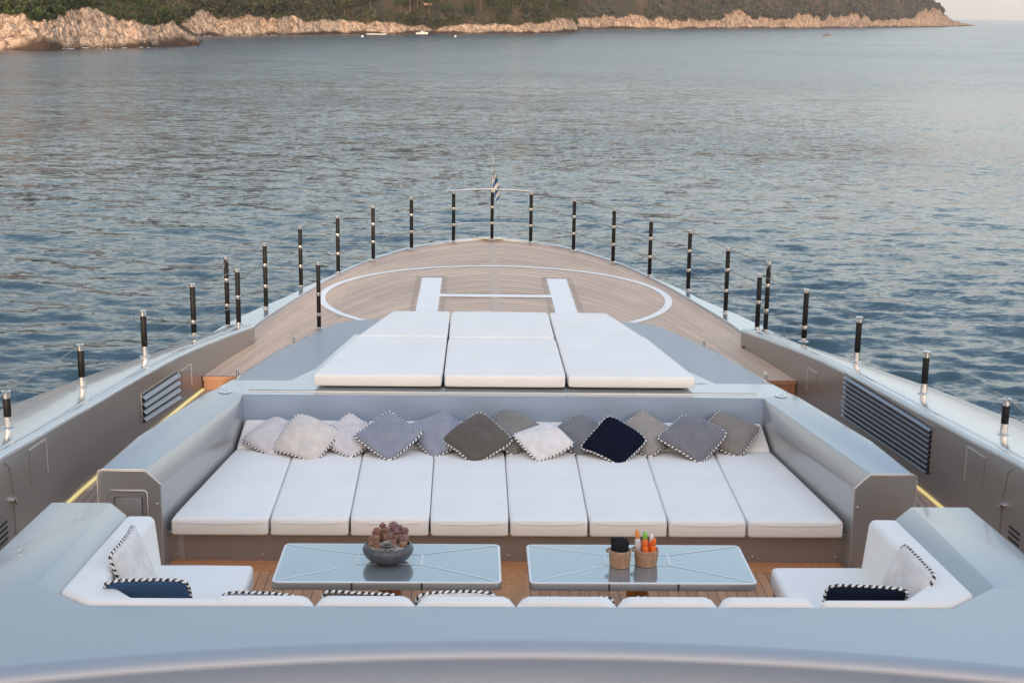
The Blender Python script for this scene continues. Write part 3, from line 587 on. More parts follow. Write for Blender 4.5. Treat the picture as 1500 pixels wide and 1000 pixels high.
def wall_pt(s, y, z, out=0.0):
    """point on the inner face of the bulwark; out > 0 moves it inboard"""
    return (s*(ys(y, WALLX)-out), y, z)
def wall_patch(b, s, y0, y1, z0a, z1a, z0b, z1b, out, th=.004, n=5, mi=0):
    """thin slab on the wall between y0 (heights z0a..z1a) and y1 (z0b..z1b)"""
    rows = []
    for t in np.linspace(0, 1, n):
        y = y0+(y1-y0)*t; za, zb = z0a+(z0b-z0a)*t, z1a+(z1b-z1a)*t
        rows.append([wall_pt(s, y, za, out-th), wall_pt(s, y, za, out), wall_pt(s, y, zb, out), wall_pt(s, y, zb, out-th), wall_pt(s, y, za, out-th)])
    b.grid(rows, mi, flip=s > 0)
    for r_, fl in ((rows[0], s < 0), (rows[-1], s > 0)): b.add(r_[:4], [[0, 1, 2, 3] if fl else [3, 2, 1, 0]], mi)
for s in (1, -1):
    rows = []
    for y in np.linspace(-3, 21.45, 50):
        x, z, xo = ys(y, WALLX), ys(y, CAPZ), ys(y, CAPX)
        rows.append([(s*x, y, SOLE-.1), (s*x, y, z-.055)])
    bw = MB().grid(rows, flip=s > 0)
    y = 21.45; x, z, xo = ys(y, WALLX), ys(y, CAPZ), ys(y, CAPX)
    bw.add([(s*x, y, DECK-.1), (s*(xo+.2), y, DECK-.1), (s*xo, y, z-.03), (s*x, y, z-.055)], [[0, 1, 2, 3] if s < 0 else [3, 2, 1, 0]])
    bo = bw.build('bulwark', PAINTW, yacht)
    rows = []
    for y in np.linspace(-3, 21.45, 50):
        x, z, xo = ys(y, WALLX), ys(y, CAPZ), ys(y, CAPX); w = xo-x
        rows.append([(s*(x-.004), y, z-.055), (s*(x-.004), y, z-.03), (s*(x+.012), y, z-.008), (s*(x+.05), y, z), (s*(x+.085), y, z-.001), (s*(x+.10), y, z-.010), (s*(x+.112), y, z-.010), (s*(x+.125), y, z-.002), (s*(x+.14), y, z), (s*(xo-.025), y, z), (s*(xo-.006), y, z-.008), (s*xo, y, z-.03), (s*xo, y, z-.14)])
    cr = MB().grid(rows, flip=s > 0); last = rows[-1]; cr.add(last, [list(range(13)) if s < 0 else list(range(13))[::-1]])
    cr.build('cap_rail', CAP, yacht, sharp=60)
    # warm light line along the foot of the bulwark
    b = MB(); wall_patch(b, s, 9.0, 19.33 if s < 0 else 15.8, SIDE+.002, SIDE+.03, SIDE+.002, SIDE+.03, .02, .02, 12); b.build('light_strip', LED, bo)
    def panel(y0, y1, zt0, zt1, h, mat=PAINTW):
        g = MB(); wall_patch(g, s, y0, y1, zt0-h, zt0, zt1-h, zt1, .006, .006); g.build('access_panel', mat, bo)
        g = MB(); wall_patch(g, s, y0, y1, zt0-.0, zt0+.008, zt1-.0, zt1+.008, .009, .009); wall_patch(g, s, y1, y1+.012, zt1-h, zt1+.008, zt1-h, zt1+.008, .009, .009, 2); g.build('panel_edge', PALE, bo)
    if s > 0:
        panel(13.63, 14.08, -4.315, -4.335, .36); panel(18.585, 18.93, -4.70, -4.712, .31)
        vents = ((15.0, 17.6, -4.945, -4.40, -5.02, -4.455, 9),)
    else:
        panel(13.61, 14.08, -4.295, -4.318, .36); panel(18.50, 18.88, -4.71, -4.715, .30)
        vents = ((17.0, 18.36, -5.0, -4.64, -5.08, -4.675, 4),)
    for (y0, y1, a0, a1, b0, b1, ns) in vents:
        g = MB(); wall_patch(g, s, y0, y1, a0, a1, b0, b1, .003, .003, 7); vo = g.build('vent_recess', VENTB, bo)
        g = MB()
        for k in range(ns):
            f0, f1 = (k+.12)/ns, (k+.72)/ns; rows = []
            for t in np.linspace(0, 1, 7):
                y = y0+(y1-y0)*t; lo, hi = a0+(b0-a0)*t, a1+(b1-a1)*t
                za, zb = lo+(hi-lo)*f0, lo+(hi-lo)*f1
                rows.append([wall_pt(s, y, za, .004), wall_pt(s, y, za, .045), wall_pt(s, y, za+(zb-za)*.3, .05), wall_pt(s, y, zb, .012), wall_pt(s, y, zb, .004)])
            g.grid(rows, flip=s > 0)
        g.build('slat', VENTM, vo)
        g = MB()
        wall_patch(g, s, y0-.015, y1+.015, a1, a1+.014, b1, b1+.014, .012, .012, 7)
        wall_patch(g, s, y0-.018, y0, a0-.01, a1+.014, a0-.01, a1+.014, .012, .012, 2); wall_patch(g, s, y1, y1+.018, b0-.01, b1+.014, b0-.01, b1+.014, .012, .012, 2)
        g.build('frame', PAINTW, vo)
    # side door outline with its small louvre, near the camera
    g = MB(); pth = [(13.15, -5.1), (13.14, -4.55), (13.08, -4.28), (12.95, -4.20), (12.5, -4.17), (11.9, -4.14)]
    for s_ in (s,): g.tube([wall_pt(s_, yy, zz, .002) for yy, zz in pth], .008, 6)
    g.build('door_seam', PAINTW, bo)
    g = MB()
    for k in range(5): wall_patch(g, s, 12.7, 12.95, -5.02+k*.055, -4.995+k*.055, -5.02+k*.055, -4.995+k*.055, .004, .004, 2)
    g.build('louvre', DARK, bo)
    g = MB(); c = Vector(wall_pt(s, 13.1, -4.63)); g.tube([c, c+Vector((-s*.03, 0, 0))], .035, 12); g.tube([c+Vector((-s*.03, 0, .02)), c+Vector((-s*.05, 0, -.04))], .012, 6)
    g.build('latch', CHROME, bo)
# wheelhouse below and behind the camera, with the upper bridge standing on its roof
wh = MB()
for prof, hw in (([(9.3, -5.7), (9.3, -5.1), (2.2, -1.95), (1.6, -1.8), (-12, -1.7), (-12, -5.7)], 4.3), ([(-1.6, -1.75), (-2.6, .75), (-3.0, .95), (-10, .95), (-10.6, -1.75)], 4.1)):
    n = len(prof); wh.add([(sg*hw, y, z) for sg in (1, -1) for y, z in prof], [list(range(n))[::-1], list(range(n, 2*n))]+[[i, (i+1) % n, n+(i+1) % n, n+i] for i in range(n)])
who = wh.bevel(.05).build('wheelhouse', M_('pale_superstructure_paint', (.52, .55, .59), .35, .2, .4), yacht, sharp=20)
wg = MB()
for k in range(5):
    x0 = -3.9+1.6*k; wg.add([(x0, y, z+.012) for y, z in ((8.2, -4.612), (3.2, -2.394))]+[(x0+1.4, y, z+.012) for y, z in ((3.2, -2.394), (8.2, -4.612))], [[0, 3, 2, 1]])
wg.build('windscreen', GLASS, who)
# ------------------------------------------------------------------ raised base with the sunpad, sofa walls and arms
sofa = thing('built_in_sofa', 'taupe painted built in sofa surround with wide chamfered arms', 'sofa', (0, 15.5, SOLE))
AX0, AX1, AXO = 3.62, 3.78, 4.27
BT = -4.65
OUT = [(4.27, 14.11), (4.0, 15.45), (3.71, 16.9), (3.52, 17.7), (3.42, 18.5), (3.23, 19.9), (2.92, 21.3), (2.66, 22.5)]
def ptop(y): return BT if y <= 17.8 else BT+(DECK+.035-BT)*(y-17.8)/(23.1-17.8)
b = MB()
for s in (1, -1):
    arm = MB()
    A, B_, Cc, D, E_ = (AX1, 14.11, BT), (3.24, 17.1, BT), (3.30, 16.55, -4.93), (AX0, 14.11, -4.81), (3.24, 17.1, SOLE)
    # top
    top = [(AX1, 14.11), (4.22, 14.11), (4.11, 15.3), (3.92, 16.17), (3.69, 17.2), (3.61, 17.4), (3.24, 17.1)]
    arm.add([(s*x, y, BT) for x, y in top], [list(range(7)) if s > 0 else list(range(7))[::-1]])
    arm.add([(s*A[0], *A[1:]), (s*B_[0], *B_[1:]), (s*Cc[0], *Cc[1:]), (s*D[0], *D[1:])], [[0, 1, 2, 3] if s > 0 else [3, 2, 1, 0]])
    arm.add([(s*D[0], *D[1:]), (s*Cc[0], *Cc[1:]), (s*Cc[0], Cc[1], SOLE), (s*D[0], D[1], SOLE)], [[0, 1, 2, 3] if s > 0 else [3, 2, 1, 0]])
    arm.add([(s*B_[0], *B_[1:]), (s*Cc[0], *Cc[1:]), (s*Cc[0], Cc[1], SOLE), (s*E_[0], *E_[1:])], [[0, 3, 2, 1] if s < 0 else [0, 1, 2, 3][::-1]])
    o1 = top[1:6]; o2 = [(x+.05, y) for x, y in o1]
    rows = [[(s*x, y, BT), (s*(x+.03), y, BT-.014), (s*X2, y, BT-.06), (s*X2, y, SOLE)] for (x, y), (X2, _) in zip(o1, o2)]
    arm.grid(rows, flip=s < 0)
    # aft end face
    prof = [(AX0, SOLE), (AX0, -4.81), (AX1, BT), (4.22, BT), (4.25, BT-.014), (4.27, BT-.06), (4.27, SOLE)]
    arm.add([(s*x, 14.11, z) for x, z in prof], [list(range(7))[::-1] if s < 0 else list(range(7))])
    ao = arm.bevel(.014, 3, 20).build('arm', PAINT, sofa, sharp=14)
    g = MB(); prof2 = [(AX0-.003, SOLE+.01), (AX0-.003, -4.81), (AX1, BT+.003), (4.22, BT+.003), (4.255, BT-.012), (4.273, BT-.06), (4.273, SOLE+.3)]
    g.tube([(s*x, 14.108, z) for x, z in prof2[1:]], .006, 6); g.build('edge_trim', PALE, ao)
    if s < 0:
        g = MB(); fr = [(-4.16, -5.45), (-4.16, -4.90), (-4.14, -4.875), (-3.79, -4.875), (-3.765, -4.90), (-3.765, -5.45)]
        g.tube([(x, 14.105, z) for x, z in fr], .012, 6); g.build('hatch_frame', PAINT, ao)
        MB().box(-4.10, -3.82, 14.098, 14.108, -5.44, -4.945).bevel(.004).build('access_panel', PAINT, ao)
        g = MB(); g.tube([(-4.10, 14.097, -5.44), (-4.10, 14.097, -4.945), (-3.82, 14.097, -4.945), (-3.82, 14.097, -5.44)], .004, 5); g.build('panel_seam', DARK, ao)
    g = MB()
    for (x, z) in ((AX0+.045, -5.02), (AX0+.03, SOLE+.06)): g.lathe([(.012, 0), (.016, .004), (.016, .008), (.008, .012)], (0, 0, 0), 10); n0 = len(g.v)-40; g.v[n0:] = [(s*x+v[0], 14.10-v[2], z+v[1]) for v in g.v[n0:]]
    g.build('rivet', CHROME, ao)
# back wall and plinth
w = MB().prism([(-3.25, 17.1), (3.25, 17.1), (3.3, 17.25), (-3.3, 17.25)], SOLE, BT-.002)
w.build('backrest_wall', M_('paint_blue_cushion_reflection', (.36, .45, .585), .42, .4, .25, .08), sofa)  # same paint; bluer base stands in for the cushions mirrored in it
pl = MB().box(-3.615, 3.615, 14.30, 14.42, SOLE, -5.385)
pl.box(-3.64, 3.64, 14.42, 17.09, -5.6, -5.39)
po = pl.bevel(.006).build('plinth', PAINTW, sofa, sharp=14)
g = MB()
for x in (-3.52, -2.62, 0, 2.62, 3.52):
    g.lathe([(.012, 0), (.016, .004), (.016, .008), (.008, .012)], (0, 0, 0), 10); n0 = len(g.v)-40; g.v[n0:] = [(x+v[0], 14.298-v[2], SOLE+.07+v[1]) for v in g.v[n0:]]
g.build('rivet', CHROME, po)
MB().box(-3.615, 3.615, 14.292, 14.305, -5.40, -5.385).build('edge_trim', PALE, po)
MB().box(-3.50, -3.44, 14.29, 14.302, SOLE+.01, -5.402).build('seam_strip', PAINT, po)
# level frame round the sunpad
fr = MB()
for s in (1, -1):
    lv = [(0, 17.1), (3.24, 17.1), (3.61, 17.4), (3.50, 17.8), (2.75, 17.8), (2.50, 18.5), (2.15, 20.6), (0, 20.6)]
    fr.add([(s*x, y, BT+.001 if y < 18 else BT-.015) for x, y in lv], [list(range(8)) if s > 0 else list(range(8))[::-1]])
fr.build('coaming_deck', CAP, sofa)
# sloping panels down to the teak
pn = MB(); ed = MB()
rows = []
for y in [17.8, 18.5, 19.2, 19.9, 20.6, 21.3, 21.9, 22.4, 22.75, 22.95, 23.05, 23.1]:
    wx = float(np.interp(y, [17.8, 18.5, 19.9, 21.3, 22.3, 22.6, 22.8, 22.95, 23.05, 23.1], [3.46, 3.38, 3.20, 2.90, 2.68, 2.58, 2.46, 2.25, 1.85, 1.3]))
    rows.append([(u*wx, y, ptop(y)) for u in np.linspace(-1, 1, 13)])
pn.grid(rows); pn.build('sloping_panel', PANEL, sofa)
for s in (1, -1):
    rr = []
    for r_ in rows:
        x, y, z = r_[-1]
        rr.append([(s*x, y, z), (s*(x+.035), y, z-.006), (s*(x+.075), y+(.03 if y > 22.5 else 0), z-.05), (s*(x+.085), y+(.03 if y > 22.5 else 0), SIDE-.3 if y < 19.36 else DECK-.01)])
    ed.grid(rr, flip=s < 0)
    ed.add([(s*3.46, 17.8, BT), (s*3.53, 17.8, BT-.05), (s*3.54, 17.8, SOLE), (s*3.66, 17.4, SOLE), (s*3.66, 17.4, BT-.06), (s*3.61, 17.4, BT)], [[0, 1, 4, 5], [1, 2, 3, 4]] if s < 0 else [[5, 4, 1, 0], [4, 3, 2, 1]])
x, y, z = rows[-1][0]
ed.grid([[(u*1.38, 23.1+.0, z), (u*1.38, 23.16, z-.03), (u*1.38, 23.17, DECK-.01)] for u in np.linspace(-1, 1, 9)], flip=True)
ed.build('side_edge', CAP, sofa)
MB().box(-3.2, 3.2, 17.28, 17.315, BT-.01, BT+.006).build('groove', DARK, sofa)
MB().box(-3.2, 3.2, 17.24, 17.278, BT-.01, BT+.012).bevel(.004).build('trim_rail', PALE, sofa)
MB().prism([(-2.3, 17.6), (2.3, 17.6), (2.0, 19.4), (1.6, 21.2), (-1.6, 21.2), (-2.0, 19.4)], DECK-.05, -4.625).build('sunpad_base', DARK, sofa)
for s in (1, -1):
    g = MB().lathe([(.075, 0), (.078, .006), (.07, .012), (.045, .012), (.04, .006), (.012, .006)], (s*3.48, 17.2, BT+.001), 24)
    tag(g.build('deck_socket', CHROME), 'round polished deck socket in the %s corner of the sofa coaming' % ('port' if s < 0 else 'starboard'), 'deck fitting')
    g = MB()
    for (x, y) in ((3.47, 18.15), (3.06, 20.75)):
        zz = ptop(y); g.tube([(s*(x+.02), y, zz-.03), (s*(x+.02), y, zz+.06), (s*(x+.02), y+.12, zz+.06), (s*(x+.02), y+.12, zz-.03)], .012, 6)
    g.build('tie_down_eye', CHROME, sofa)

# ------------------------------------------------------------------ cushions
def pad(c4, z0, z1, r=.05, puff=.015, n=(22, 18), zf=None, ck=.035, seed=0):
    """soft box between four plan corners (aft-left, aft-right, fore-right, fore-left)"""
    c4 = [np.array(c, float) for c in c4]; W = np.linalg.norm(c4[1]-c4[0]); D = np.linalg.norm(c4[3]-c4[0])
    def ax(k, L):
        e = [0, r*.12/L, r*.35/L, r*.65/L, r/L]; return np.array(e+list(np.linspace(r/L, 1-r/L, k)[1:-1])+[1-q for q in e[::-1]])
    U, V = np.meshgrid(ax(n[0], W), ax(n[1], D), indexing='ij'); a, c = 2*U-1, 2*V-1
    px, py_ = 12, 12; a2 = a*(1-ck*(D/max(W, D))*np.abs(c)**px*1.0); c2 = c*(1-ck*(W/max(W, D))*np.abs(a)**py_)
    u2, v2 = (a2+1)/2, (c2+1)/2
    P = ((1-u2)*(1-v2))[..., None]*c4[0]+(u2*(1-v2))[..., None]*c4[1]+(u2*v2)[..., None]*c4[2]+((1-u2)*v2)[..., None]*c4[3]
    d = np.minimum(np.minimum(U, 1-U)*W, np.minimum(V, 1-V)*D); q = np.clip(1-d/r, 0, 1); drop = r*(1-np.sqrt(1-q*q))
    pf = puff*16*U*(1-U)*V*(1-V)
    wob = (fbm(U*3+seed, V*3+seed*.7, 3, seed)-.5)*.016*np.clip(d/.12, 0, 1)
    top = z1-drop+pf+wob; bot = z0+drop*.8
    zo = zf(P[..., 1]) if zf is not None else 0
    n0, n1 = U.shape; idx = np.arange(n0*n1).reshape(n0, n1)
    Vt = np.concatenate([np.dstack([P, top+zo]).reshape(-1, 3), np.dstack([P, bot+zo]).reshape(-1, 3)])
    q1 = np.stack([idx[:-1, :-1], idx[1:, :-1], idx[1:, 1:], idx[:-1, 1:]], -1).reshape(-1, 4)
    F = q1.tolist()+(q1[:, ::-1]+n0*n1).tolist(); N_ = n0*n1
    ring = list(idx[:, 0])+list(idx[-1, 1:])+list(idx[-2::-1, -1])+list(idx[0, -2:0:-1])
    F += [[int(ring[i]), int(ring[i]+N_), int(ring[(i+1) % len(ring)]+N_), int(ring[(i+1) % len(ring)])] for i in range(len(ring))]
    return Vt, F
def recess(o): return o
ORD = ['leftmost', 'second from the left', 'third from the left', 'fourth from the left', 'fifth from the left', 'sixth from the left', 'seventh from the left', 'rightmost']
XF = [-3.56, -2.52, -1.68, -.84, 0, .84, 1.68, 2.52, 3.56]; XB = [-3.27, -2.56, -1.72, -.86, 0, .86, 1.72, 2.56, 3.27]
for i in range(8):
    g = .003
    t = thing('sofa_cushion', 'long white sofa seat cushion, %s of the eight' % ORD[i], 'cushion', ((XF[i]+XF[i+1])/2, 15.4, -5.388), 'white cushions of the big sofa')
    sag = .004*((i*7) % 3)
    v, f = pad([(XF[i]+g, 14.155), (XF[i+1]-g, 14.155), (XB[i+1]-g, 16.64), (XB[i]+g, 16.64)], -5.385, -5.20+sag, .034, .018, zf=lambda y: .0*(y-14), seed=i+1, ck=.03)
    so = obj('seat_pad', v, f, WHITEC, t, sharp=0)
    b = MB(); zt = -5.20+sag-.034
    b.tube([(XF[i]+g+.02+(XF[i+1]-XF[i]-.05)*u, 14.152+.02*abs(2*u-1)**8, zt-.004-.012*math.sin(PI*u)) for u in np.linspace(0, 1, 14)], .006, 6); b.build('piping', PIPEW, so)
    v, f = pad([(XB[i]+g, 16.62), (XB[i+1]-g, 16.62), (XB[i+1]*.987-g, 17.085), (XB[i]*.987+g, 17.085)], -5.33, -5.185, .04, .012, n=(14, 10), zf=lambda y: np.clip(y-16.62, 0, 1)*.50, seed=i+11)
    obj('back_pad', v, f, WHITEC, t, sharp=0)
# sunpad: two split mattresses and one long one
SL = lambda y: (y-17.45)*(-.012)
def sunpad(label, pieces):
    t = thing('sunpad_mattress', label, 'mattress', (pieces[0][0][0], 18, -4.62), 'white mattresses of the sunpad')
    for k, c4 in enumerate(pieces):
        v, f = pad(c4, -4.622, -4.47, .032, .008, zf=lambda y: 0*y, seed=31+k+len(label), ck=.02)
        obj('mattress_pad', v, f, WHITEC, t, sharp=0)
sunpad('white sunpad mattress in two pieces on the port side of the raised deck', [[(-2.42, 17.42), (-.785, 17.42), (-.765, 19.62), (-2.05, 19.62)], [(-2.04, 19.65), (-.765, 19.65), (-.755, 21.4), (-1.63, 21.4)]])
sunpad('white sunpad mattress in two pieces in the middle of the raised deck', [[(-.765, 17.42), (.785, 17.42), (.765, 19.62), (-.75, 19.62)], [(-.745, 19.65), (.76, 19.65), (.745, 21.4), (-.735, 21.4)]])
def long_pad():
    t = thing('sunpad_mattress', 'white sunpad mattress in one long piece on the starboard side of the raised deck', 'mattress', (1.6, 18, -4.62), 'white mattresses of the sunpad')
    v, f = pad([(.805, 17.42), (2.44, 17.42), (2.06, 19.6), (.785, 19.6)], -4.622, -4.47, .032, .008, n=(22, 16), seed=77, ck=.02)
    # one piece: the outer side bends at the middle
    v = np.array(v); w = v.copy(); yv = v[:, 1]; t_ = (yv-17.42)/(19.6-17.42); yy = 17.42+t_*(21.4-17.42)
    xo = np.interp(yy, [17.42, 19.6, 21.4], [2.44, 2.06, 1.64]); xo0 = np.interp(yv, [17.42, 19.6], [2.44, 2.06]); xi = np.interp(yv, [17.42, 19.6], [.805, .785]); xin = np.interp(yy, [17.42, 21.4], [.805, .765])
    w[:, 0] = xin+(v[:, 0]-xi)/(xo0-xi)*(xo-xin); w[:, 1] = yy
    obj('mattress_pad', w, f, WHITEC, t, sharp=0)
long_pad()

# ------------------------------------------------------------------ throw pillows
def pillow(name, label, mat, size, thick, loc, axes, group=None, seed=0, sx=1.0, strip=True):
    """axes: (u, v, n) unit vectors of the pillow's own plane"""
    u, v, n = [Vector(a).normalized() for a in axes]; t = thing(name, label, 'pillow', loc, group); rg = np.random.RandomState(seed+100)
    k = 25; a = np.linspace(-1, 1, k); a = np.sign(a)*np.abs(a)**.8; A, B_ = np.meshgrid(a, a, indexing='ij')
    cx = .012; h = size/2; ck = .07
    x = h*sx*A*(1-cx*(1-B_**2)*np.abs(A)**3-ck*np.abs(B_)**7*np.abs(A)); y = h*B_*(1-cx*(1-A**2)*np.abs(B_)**3-ck*np.abs(A)**7*np.abs(B_))
    e = np.clip((1-A**2)*(1-B_**2), 0, 1)**.40
    ph = rg.rand(4)*6; wr = .016*np.sin(3.2*A+2.4*B_+ph[0])*np.sin(2.6*B_-2*A+ph[1])+.016*(fbm(A*2.5+ph[2], B_*2.5+ph[3], 3, seed)-.5)*2
    z1 = thick/2*e+wr*np.clip(e, 0, 1); z0 = -thick/2*e
    sagv = .03*np.sin(ph[0])*A**2+.03*np.sin(ph[1])*B_**2+.018*np.sin(ph[2])*A*B_-.05*np.clip(B_+A*np.cos(ph[3]), 0, 2)**2*.35
    def P(x, y, z): return [tuple(u*float(p)+v*float(q)+n*float(r_)) for p, q, r_ in zip(x.ravel(), y.ravel(), z.ravel())]
    V = P(x, y, z1+sagv)+P(x, y, z0+sagv); idx = np.arange(k*k).reshape(k, k); q1 = np.stack([idx[:-1, :-1], idx[1:, :-1], idx[1:, 1:], idx[:-1, 1:]], -1).reshape(-1, 4)
    me = bpy.data.meshes.new('cover'); me.from_pydata(V, [], q1.tolist()+(q1[:, ::-1]+k*k).tolist())
    bm = bmesh.new(); bm.from_mesh(me); bmesh.ops.remove_doubles(bm, verts=bm.verts[:], dist=1e-4); bm.to_mesh(me); bm.free()
    finish('cover', me, mat, t, 0)
    ring = list(idx[:, 0])+list(idx[-1, 1:])+list(idx[-2::-1, -1])+list(idx[0, -2:0:-1])
    path = [Vector(V[i]) for i in ring]; path.append(path[0])
    # resample and wind a two-colour cord
    d = [0]
    for i in range(1, len(path)): d.append(d[-1]+(path[i]-path[i-1]).length)
    m_ = int(d[-1]/.011); pts = [Vector([np.interp(d[-1]*q/m_, d, [p[c] for p in path]) for c in range(3)]) for q in range(m_)]
    ns = 8; rr = .0130; vv, ff, mi = [], [], []; cen = Vector((0, 0, 0))
    for i in range(m_):
        tg = (pts[(i+1) % m_]-pts[i-1]).normalized(); w1 = n; w2 = tg.cross(w1).normalized(); w1 = w2.cross(tg)
        for j in range(ns):
            an = 2*PI*j/ns; rj = rr*(1+.18*math.cos(2*an-i*2*PI/4.8)); vv.append(pts[i]+w1*rj*math.cos(an)+w2*rj*math.sin(an))
    for i in range(m_):
        for j in range(ns):
            ff.append([i*ns+j, i*ns+(j+1) % ns, ((i+1) % m_)*ns+(j+1) % ns, ((i+1) % m_)*ns+j]); mi.append(0 if ((i/4.8+j/ns) % 1.0) < .52 else 1)
    if strip: obj('piping', vv, ff, [ROPEW, ROPEB], t, world=False, sharp=0, midx=mi)
    return t
FW = fabric('cream_linen', (.62, .57, .53)); FW2 = fabric('white_linen', (.70, .67, .65)); FWG = fabric('pale_grey_linen', (.60, .565, .57)); FGB = fabric('blue_grey_linen', (.24, .26, .315)); FGL = fabric('lilac_grey_linen', (.27, .285, .345))
FTA = fabric('dark_taupe_linen', (.105, .092, .08)); FOL = fabric('olive_grey_linen', (.20, .20, .185)); FDG = fabric('slate_grey_linen', (.17, .175, .19)); FNV = fabric('navy_velvet', (.006, .008, .020)); FBE = fabric('warm_grey_linen', (.30, .275, .25)); FDS = fabric('steel_grey_linen', (.175, .175, .195)); FBR = fabric('grey_brown_linen', (.22, .20, .185)); FBL = fabric('denim_blue_cotton', (.030, .075, .155)); FMN = fabric('midnight_navy_cotton', (.010, .014, .030))
ia = R(27)
def on_back(x, sv, off): return (x, 16.6+sv*math.cos(ia)-off*math.sin(ia), -5.2+sv*math.sin(ia)+off*math.cos(ia))
def back_pillow(x, sv, off, ang, size, mat, label, seed, tip=0.0):
    a = R(ang); u0 = Vector((1, 0, 0)); t2 = ia+tip; v0 = Vector((0, math.cos(t2), math.sin(t2))); n0 = Vector((0, -math.sin(t2), math.cos(t2)))
    u = u0*math.cos(a)+v0*math.sin(a); v = -u0*math.sin(a)+v0*math.cos(a)
    pillow('throw_pillow', label, mat, size*1.05, .21, on_back(x, sv, off), (u, v, n0), 'throw pillows on the big sofa', seed)
PL = [(-2.80, .14, .08, 45+8, .57, FWG, 'pale grey pillow at the far left end of the sofa row, behind a cream pillow', 0),
      (-2.40, -.01, .22, 45+19, .60, FW, 'cream textured pillow lying in front, first of the front pillows from the left', .06),
      (-1.885, .11, .10, 45+5, .57, FWG, 'pale grey white pillow tucked between the cream pillow and the blue grey pillow', 0),
      (-1.405, 0.0, .22, 45+4, .58, FGB, 'blue grey pillow in the front, right of two pale pillows', .06),
      (-.80, .19, .09, 45-8, .60, FGL, 'lilac grey pillow leaning back between the blue grey and the dark taupe pillow', .03),
      (-.34, 0.0, .22, 45-4, .61, FTA, 'dark taupe brown pillow, the largest dark one left of the middle', .06),
      (.055, .24, .09, 45+11, .58, FOL, 'olive grey pillow standing behind between the dark taupe and the small cream pillow', .05),
      (.46, -.035, .19, 45-12, .53, FW2, 'off white pillow right of the middle, in front of the sofa row', .0),
      (.935, .195, .10, 45+3, .56, FDG, 'slate grey pillow behind the black navy pillow on its left', .03),
      (1.31, -.07, .24, 45+6, .57, FNV, 'almost black navy pillow in front, right of the middle', .06),
      (1.74, .20, .10, 45+2, .57, FBE, 'warm beige grey pillow between the navy and the steel grey pillow', .03),
      (2.275, .04, .22, 45+6, .605, FDS, 'steel grey pillow in front near the right end of the row', .06),
      (2.77, .225, .12, 45+11, .57, FBR, 'grey brown pillow at the far right end of the sofa row', .03)]
for k, (x, sv, off, ang, size, mat, lab, tip) in enumerate(PL): back_pillow(x, sv, off, ang, size, mat, lab, k+1, tip)

# ------------------------------------------------------------------ settee with its coaming (nearest the camera)
CO = thing('settee_surround', 'wide grey painted U shaped coaming wrapping the white settee in the foreground', 'settee', (0, 10.2, SOLE))
CT = -4.5
ru = [-4.9, -4.4, -3.8, -3.2, -2.6, -2.0, -1.4, -.7, 0, .7, 1.4, 2.0, 2.6, 3.2, 3.8, 4.4, 4.9]
def rim_y(x): return 9.72-.0335*x*x
t = MB(); rear = []; RR = .13
xs = sorted(set([round(q, 3) for q in np.linspace(-4.45, 4.45, 60)]+[-3.87, -3.39, 3.39, 3.87]))
for x in xs:
    ax = abs(x); yi = 10.32 if ax <= 3.39 else 10.32+(min(ax, 3.87)-3.39)*.89
    y0 = rim_y(x); arc = [(x, y0-RR*math.sin(a), CT-RR*(1-math.cos(a))) for a in np.radians([3, 10, 18, 26, 34, 42, 50, 58, 66, 73, 79])]
    rear.append([(x, yi, CT), (x, y0, CT)]+arc+[(x, arc[-1][1]-.05, arc[-1][2]-.26), (x, arc[-1][1]-.30, -5.2)])
t.grid([r_[:2] for r_ in rear])
for s in (1, -1):
    blk = [(3.87, 10.747), (3.765, 12.68), (4.31, 12.68), (4.40, 11.42), (4.45, 10.747)]
    t.add([(s*x, y, CT) for x, y in blk], [list(range(5))[::-1] if s > 0 else list(range(5))])
    # chamfer and inner faces
    t.add([(s*3.87, 10.747, CT), (s*3.765, 12.68, CT), (s*3.62, 12.68, -4.625), (s*3.70, 10.59, -4.625)], [[0, 1, 2, 3] if s > 0 else [3, 2, 1, 0]])
    t.add([(s*3.70, 10.59, -4.625), (s*3.62, 12.68, -4.625), (s*3.62, 12.68, SOLE), (s*3.70, 10.59, SOLE)], [[0, 1, 2, 3] if s > 0 else [3, 2, 1, 0]])
    t.add([(s*3.39, 10.32, CT), (s*3.87, 10.747, CT), (s*3.70, 10.59, -4.625), (s*3.70, 10.59, SOLE), (s*3.39, 10.32, SOLE)], [[0, 1, 2, 3, 4] if s > 0 else [4, 3, 2, 1, 0]])
    # front end face and outer side
    t.add([(s*3.62, 12.68, SOLE), (s*3.62, 12.68, -4.625), (s*3.765, 12.68, CT), (s*4.31, 12.68, CT), (s*4.36, 12.68, CT-.06), (s*4.36, 12.68, SOLE)], [list(range(6)) if s < 0 else list(range(6))[::-1]])
    t.grid([[(s*x, y, CT), (s*(x+.05), y, CT-.06), (s*(x+.05), y, SOLE)] for x, y in ((4.31, 12.68), (4.40, 11.42), (4.45, 10.747), (4.45, 9.2))], flip=s > 0)
t.add([(-3.39, 10.32, CT), (3.39, 10.32, CT), (3.39, 10.32, SOLE), (-3.39, 10.32, SOLE)], [[3, 2, 1, 0]])
t.bevel(.010, 3, 25).build('coaming', PAINT, CO, sharp=14)
rim = MB().grid([r_[1:] for r_ in rear]); rim.build('rounded_rim', PAINT, CO, sharp=50)
